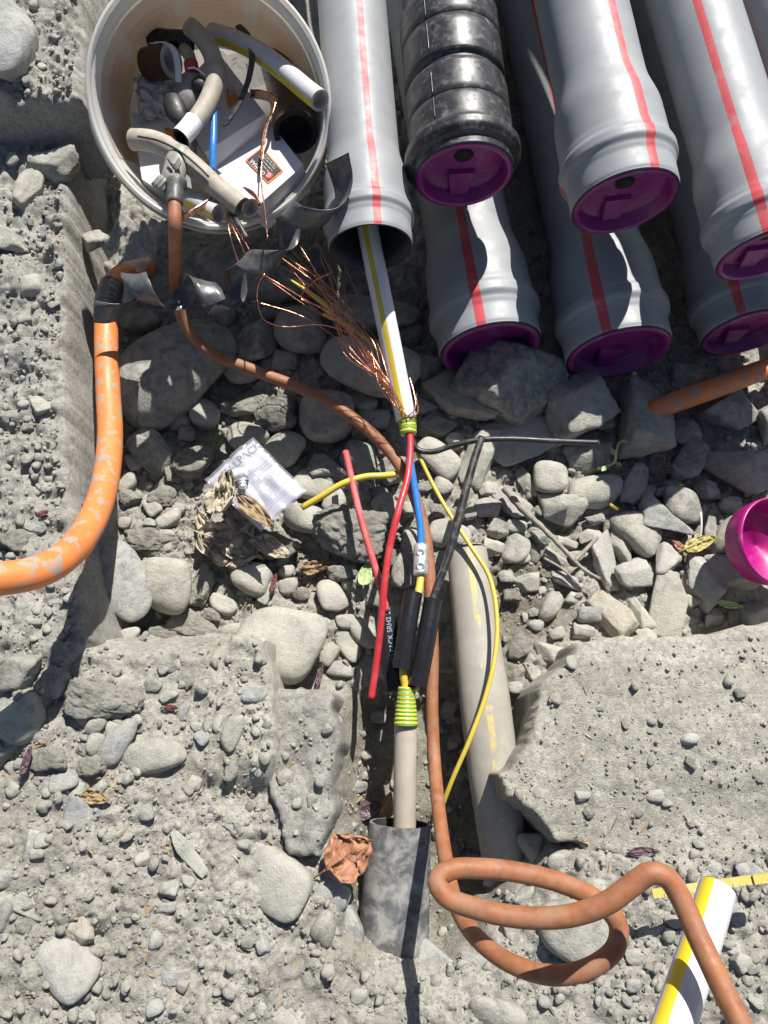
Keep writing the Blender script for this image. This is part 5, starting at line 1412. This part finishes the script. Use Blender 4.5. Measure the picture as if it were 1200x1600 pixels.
V, F, _ = join_geo(parts); o = mk('small_print', V, F, PALEINK, leaf_, smooth=False); o['kind'] = 'stuff'
bolt = pathpx([(372, 752, .082), (383, 748, .084)], 6)
tag(mk('foil_scrap', *sweep(pathpx([(362, 742, .078), (388, 738, .08)], 8), .011, 10, flat=.6)[:2], STEEL), 'shiny foil scrap between dry leaf and leaflet', 'foil')
tag(mk('metal_bolt', *sweep(pathpx([(378, 752, .08), (380, 764, .078)], 8), np.array([.0045, .006, .006, .004, .006, .006, .0045, .003]), 12)[:2], STEEL), 'small shiny bolt lying on the leaflet bag', 'bolt')

# ------------------------------------------------------------------ leaves, twig, weeds, caps
def leaf(name, px, py, w, h, rot, mat, label, amp=.02, seed=1, n=22, lift=.012, curl=.5, lobes=0, stem=True, cat='leaf', z=None):
    p0 = on_ground(px, py, lift) if z is None else W(px, py, z)
    s = mpx(p0)
    u, v = np.meshgrid(np.linspace(-1, 1, n), np.linspace(-1, 1, n), indexing='ij')
    prof = (1 - u ** 2) ** .55 * (1 + (.22 * np.abs(np.sin(u * 5 + seed)) if lobes else 0)) * (1 - .25 * u)
    x = u * w / 2 * s; y = v * prof * h / 2 * s
    P = np.stack([u * 1.7, v * 1.7, 0 * u + seed], -1).reshape(-1, 3)
    zz = (np.abs(fbm3(P, 1.5, 3, seed)).reshape(n, n)) * amp + curl * s * h * .12 * (v ** 2) + curl * s * w * .1 * u ** 2
    c, s_ = math.cos(R(rot)), math.sin(R(rot))
    jit = fbm3(P, 1.2, 2, seed + 20).reshape(n, n) * amp * .6
    Gl = np.stack([p0[0] + (x + jit) * c - y * s_, p0[1] + (x + jit) * s_ + y * c, p0[2] + zz], -1)
    root = empty(name, p0); tag(root, label, cat)
    V, F, U = solid_sheet(Gl, .00025); mk('blade', V, F, mat, root, U)
    if stem:
        C = np.array([Gl[k, n // 2] + np.array([0, 0, .0006]) for k in range(n)])
        C = np.vstack([C[0] - (C[1] - C[0]) * 3, C])
        mk('midrib', *sweep(C, np.linspace(.0011, .0004, len(C)), 6)[:2], mat, root)
    return root
leaf('dry_leaf', 545, 1336, 78, 64, 30, LEAFORANGE, 'curled orange-brown dry leaf resting on the grey sleeve edge', .026, 3, lift=.05, lobes=1, z=.085)
leaf('dry_leaf', 352, 775, 66, 40, 75, LEAFBEIGE, 'folded pale dry leaf standing against the leaflet bag', .04, 5, lift=.03, curl=1.5, z=.075)
leaf('dry_leaf', 400, 800, 78, 26, -42, LEAFBROWN, 'glossy brown dry leaf lying on the lower leaflet bag corner', .012, 6, z=.078, curl=.8)
leaf('dry_leaf', 380, 815, 80, 50, -60, LEAFBEIGE, 'pale crumpled dry leaf just below the leaflet bag', .04, 9, lift=.022, curl=1)
leaf('dry_leaf', 362, 858, 100, 54, -22, LEAFBEIGE, 'large crumpled pale leaf spread lowest in the leaf pile', .045, 12, lift=.018, lobes=1)
leaf('dry_leaf', 388, 852, 74, 48, 55, LEAFBEIGE, 'upright pale leaf at the right of the leaf pile', .035, 15, lift=.024)
leaf('dry_leaf', 322, 835, 84, 22, -70, LEAFBEIGE, 'narrow twisted pale leaf at the left of the leaf pile', .03, 18, lift=.02)
leaf('dry_leaf', 425, 856, 60, 30, -30, LEAFBEIGE, 'pale leaf tip lying on the clod right of the leaf pile', .015, 21, lift=.03)
leaf('green_leaf', 571, 898, 36, 22, 80, LEAFPALE, 'pale green leaf piece beside the faded red wire', .004, 24, lift=.012)
leaf('green_leaf', 341, 690, 34, 16, 75, LEAFGREEN, 'small green leaf between stones above the leaflet bag', .006, 27, lift=.02)
leaf('green_leaf', 333, 684, 24, 12, 120, LEAFGREEN, 'tiny dark green leaf left of the small green leaf', .006, 28, lift=.016)
leaf('yellow_leaf', 1092, 850, 54, 22, 22, LEAFOCHRE, 'yellowing curled leaf between stones left of the magenta cap', .012, 30, lift=.022)
leaf('yellow_leaf', 1064, 856, 26, 12, -40, LEAFORANGE, 'small orange leaf end beside the yellowing curled leaf', .006, 33, lift=.02)
leaf('green_leaf', 1140, 945, 40, 12, -12, LEAFPALE, 'narrow pale green leaf above the slab edge at right', .006, 36, lift=.028)
leaf('purple_leaf', 1006, 1331, 46, 15, 2, LEAFPURPLE, 'purple-brown curled leaf on the slab above the loop', .008, 39, lift=.006)
leaf('red_leaf', 128, 798, 22, 14, 70, LEAFRED, 'dark red leaf at the foundation edge beside the orange conduit', .006, 42, lift=.016)
leaf('red_leaf', 68, 802, 16, 9, 20, LEAFRED, 'tiny dark red leaf on the foundation rubble', .004, 44, lift=.008)
leaf('red_leaf', 42, 1190, 44, 13, 78, LEAFPURPLE, 'long purple-red leaf between stones at the left edge', .008, 46, lift=.012)
leaf('red_leaf', 268, 1106, 20, 9, 0, LEAFRED, 'small red leaf on the footing below the big round stones', .005, 48, lift=.006)
leaf('red_leaf', 428, 910, 30, 8, 75, LEAFRED, 'thin red leaf between pebbles below the leaf pile', .006, 50, lift=.014)
leaf('red_leaf', 500, 1055, 36, 9, 78, LEAFPURPLE, 'narrow purple leaf right of the biggest crumbly clod', .006, 52, lift=.012)
leaf('brown_leaf', 150, 1245, 40, 22, -10, LEAFBROWN, 'brown leaf litter scrap among the lower left stones', .012, 54, lift=.006)
leaf('brown_leaf', 575, 1265, 40, 26, 20, LEAFPURPLE, 'dark leaf scrap left of the lower beige cable', .01, 56, lift=.012)
leaf('brown_leaf', 492, 888, 46, 22, 10, LEAFBROWN, 'clump of brown leaf litter below the big clod', .02, 58, lift=.012)
leaf('brown_leaf', 527, 1155, 16, 9, 60, LEAFORANGE, 'tiny orange leaf scrap left of the striped lower tape', .004, 60, lift=.006)
leaf('brown_leaf', 606, 1260, 40, 20, 80, LEAFBROWN, 'brown leaf tucked against the lower beige cable', .01, 62, lift=.02)
# twig
tw = spline([on_ground(788, 762, .030), on_ground(815, 795, .032), on_ground(845, 822, .032), on_ground(880, 858, .030), on_ground(910, 888, .03), on_ground(938, 905, .026)], 40)
root = empty('twig', tw[0]); tag(root, 'grey dead twig with a short fork lying over pale stones', 'twig')
mk('stem', *sweep(tw, np.linspace(.0058, .0022, 40) * (1 + .12 * np.sin(np.arange(40) * 1.7)), 10, wob=.002)[:2], TWIG, root)
t2_ = spline([tw[30], on_ground(918, 856, .035), on_ground(934, 838, .035)], 14)
mk('side_branch', *sweep(t2_, np.linspace(.0035, .0026, 14), 8, wob=.002)[:2], TWIG, root)
t3_ = spline([on_ground(850, 872, .02), on_ground(880, 890, .02), on_ground(905, 915, .018)], 14)
tag(mk('twig', *sweep(t3_, np.linspace(.0022, .0014, 14), 8)[:2], TWIG), 'thin short twig just below the larger grey twig', 'twig')
# green stem
gst = spline([on_ground(934, 733, .03), on_ground(948, 728, .035), on_ground(960, 722, .045), on_ground(963, 705, .055), on_ground(970, 690, .06), on_ground(981, 690, .058)], 40)
root = empty('green_weed', gst[0]); tag(root, 'curled pale green weed stem below the end of the black core', 'plant')
mk('stem', *sweep(gst, np.linspace(.0026, .0014, 40), 8)[:2], LEAFPALE, root)
for k, (a_, b_2) in enumerate([((948, 728), (940, 736)), ((960, 722), (972, 727)), ((961, 712), (955, 700)), ((970, 690), (978, 683))]):
    pa = on_ground(*a_, .04); pb = on_ground(*b_2, .045)
    C = np.linspace(pa, pb, 10); wv = np.cross(nrm(pb - pa), [0, 0, 1.0])
    mk('leaflet_blade', *ribbon(C, np.outer(np.sin(np.linspace(.1, 3.0, 10)) * .004, wv), .0003)[:2], LEAFPALE, root)
# dry weed
root = empty('dry_weed', on_ground(1030, 745, .01)); tag(root, 'dry brown sprig of weed between shaded angular rocks', 'plant')
gw = np.random.default_rng(8)
for k in range(9):
    ax_, ay_ = 1036 + gw.uniform(-10, 14), 722 + gw.uniform(-16, 10)
    C = spline([on_ground(1026 + gw.uniform(-4, 4), 776, .015), on_ground((1028 + ax_) / 2, 750, .03), on_ground(ax_, ay_, .045)], 16)
    mk('stem', *sweep(C, np.linspace(.0012, .0006, 16), 6)[:2], WEED, root)
    for q_ in range(5):
        p = C[4 + 2 * q_]; e = p + np.array([gw.uniform(-.012, .012), gw.uniform(-.008, .012), gw.uniform(0, .008)])
        mk('side_shoot', *sweep(np.linspace(p, e, 4), np.linspace(.0012, .0007, 4), 5)[:2], WEED, root)
for k, (a_, b_2, lab_) in enumerate([((953, 788), (966, 796), 'yellow wire end poking out beside the heart-shaped stone'), ((1042, 770), (1066, 757), 'short yellow wire end below the dry weed')]):
    C = np.linspace(on_ground(*a_, .016), on_ground(*b_2, .018), 6)
    tag(mk('yellow_offcut', *sweep(C, .0028, 8)[:2], YELW), lab_, 'wire')
C = spline([on_ground(1092, 788, .02), on_ground(1096, 815, .022), on_ground(1093, 850, .02)], 12)
tag(mk('grey_cord', *sweep(C, .0018, 8)[:2], GREYW), 'thin frayed grey cord between stones left of the magenta cap', 'cord')
# magenta cap
mc0 = W(1212, 846, .075)
axm = nrm(nrm(CAM - mc0) * .75 + np.array([.55, 0.1, 0]))
root = empty('loose_cap', mc0); tag(root, 'bright magenta end cap lying on the stones at the right edge', 'cap')
ml_ = .062
V, F, U = lathe(mc0, -axm, UP, [(-.004, ml_ - .002), (-.004, ml_), (.004, ml_), (.02, ml_ * .96), (.034, ml_ * .90), (.040, ml_ * .82), (.040, .001), (.037, .001), (.037, ml_ * .78), (.03, ml_ * .84), (.0, ml_ - .006), (-.004, ml_ - .002)], 40)
mk('cap_cup', V, F, MAGENTA, root, U)
# shaded plastic sheet under the bucket
V, F, U = solid_sheet(crumple(212, 372, 1.06, 70, 90, .035, 14, -20), .0003)
tag(mk('plastic_sheet', V, F, FILM2, None, U), 'crumpled clear plastic sheet in shade below the bucket', 'plastic sheet')
# grass-thin roots and litter
for k, (x, y, a_) in enumerate([(600, 1010, 80), (480, 975, 10), (300, 1250, 60)]):
    p = on_ground(x, y, .008); e = p + np.array([math.cos(R(a_)), math.sin(R(a_)), .05]) * .03
    tag(mk('root_fibre', *sweep(spline([p, (p + e) / 2 + np.array([.004, .003, .003]), e], 10), .0006, 5)[:2], WEED), ['thin root fibre left of the middle shrink tube', 'thin root fibre right of the biggest crumbly clod', 'thin root fibre in the dusty earth, lower left'][k], 'root')
# scraps of leaf and bark trodden into the dust: uncounted
gl = np.random.default_rng(31)
Vs, Fs, k0 = [], [], 0
for cx_, cy_, sp, n_ in [(150, 1225, 40, 26), (60, 1180, 30, 12), (260, 1300, 120, 22), (400, 1260, 60, 12), (560, 1230, 25, 14), (330, 1500, 120, 22), (480, 890, 30, 18), (850, 1250, 130, 16), (1080, 1520, 60, 14), (420, 920, 60, 14), (100, 820, 60, 8)]:
    for _ in range(n_):
        p = on_ground(gl.normal(cx_, sp), gl.normal(cy_, sp * .7), .0025)
        a = gl.uniform(0, 6.28); l_ = gl.uniform(.002, .008); w_ = gl.uniform(.0006, .002); t_ = gl.uniform(-.002, .002)
        u_ = np.array([math.cos(a), math.sin(a), 0]); v_ = np.array([-u_[1], u_[0], 0]); z_ = np.array([0, 0, 1.0])
        q_ = [p - u_ * l_ - v_ * w_, p - u_ * l_ + v_ * w_ + z_ * t_, p + u_ * l_ + v_ * w_ * .5, p + u_ * l_ - v_ * w_ * .5 + z_ * t_]
        Vs += [x + z_ * .0004 for x in q_] + [x - z_ * .0004 for x in q_]
        Fs += [tuple(k0 + i for i in f) for f in ((0, 1, 2, 3), (7, 6, 5, 4), (0, 4, 5, 1), (1, 5, 6, 2), (2, 6, 7, 3), (3, 7, 4, 0))]; k0 += 8
o = mk('leaf_litter', np.array(Vs), Fs, LEAFBROWN, loc=(0, 0, 0), smooth=False)
tag(o, 'scattered brown scraps of leaf and bark trodden into the dust', 'leaf litter', None, 'stuff')
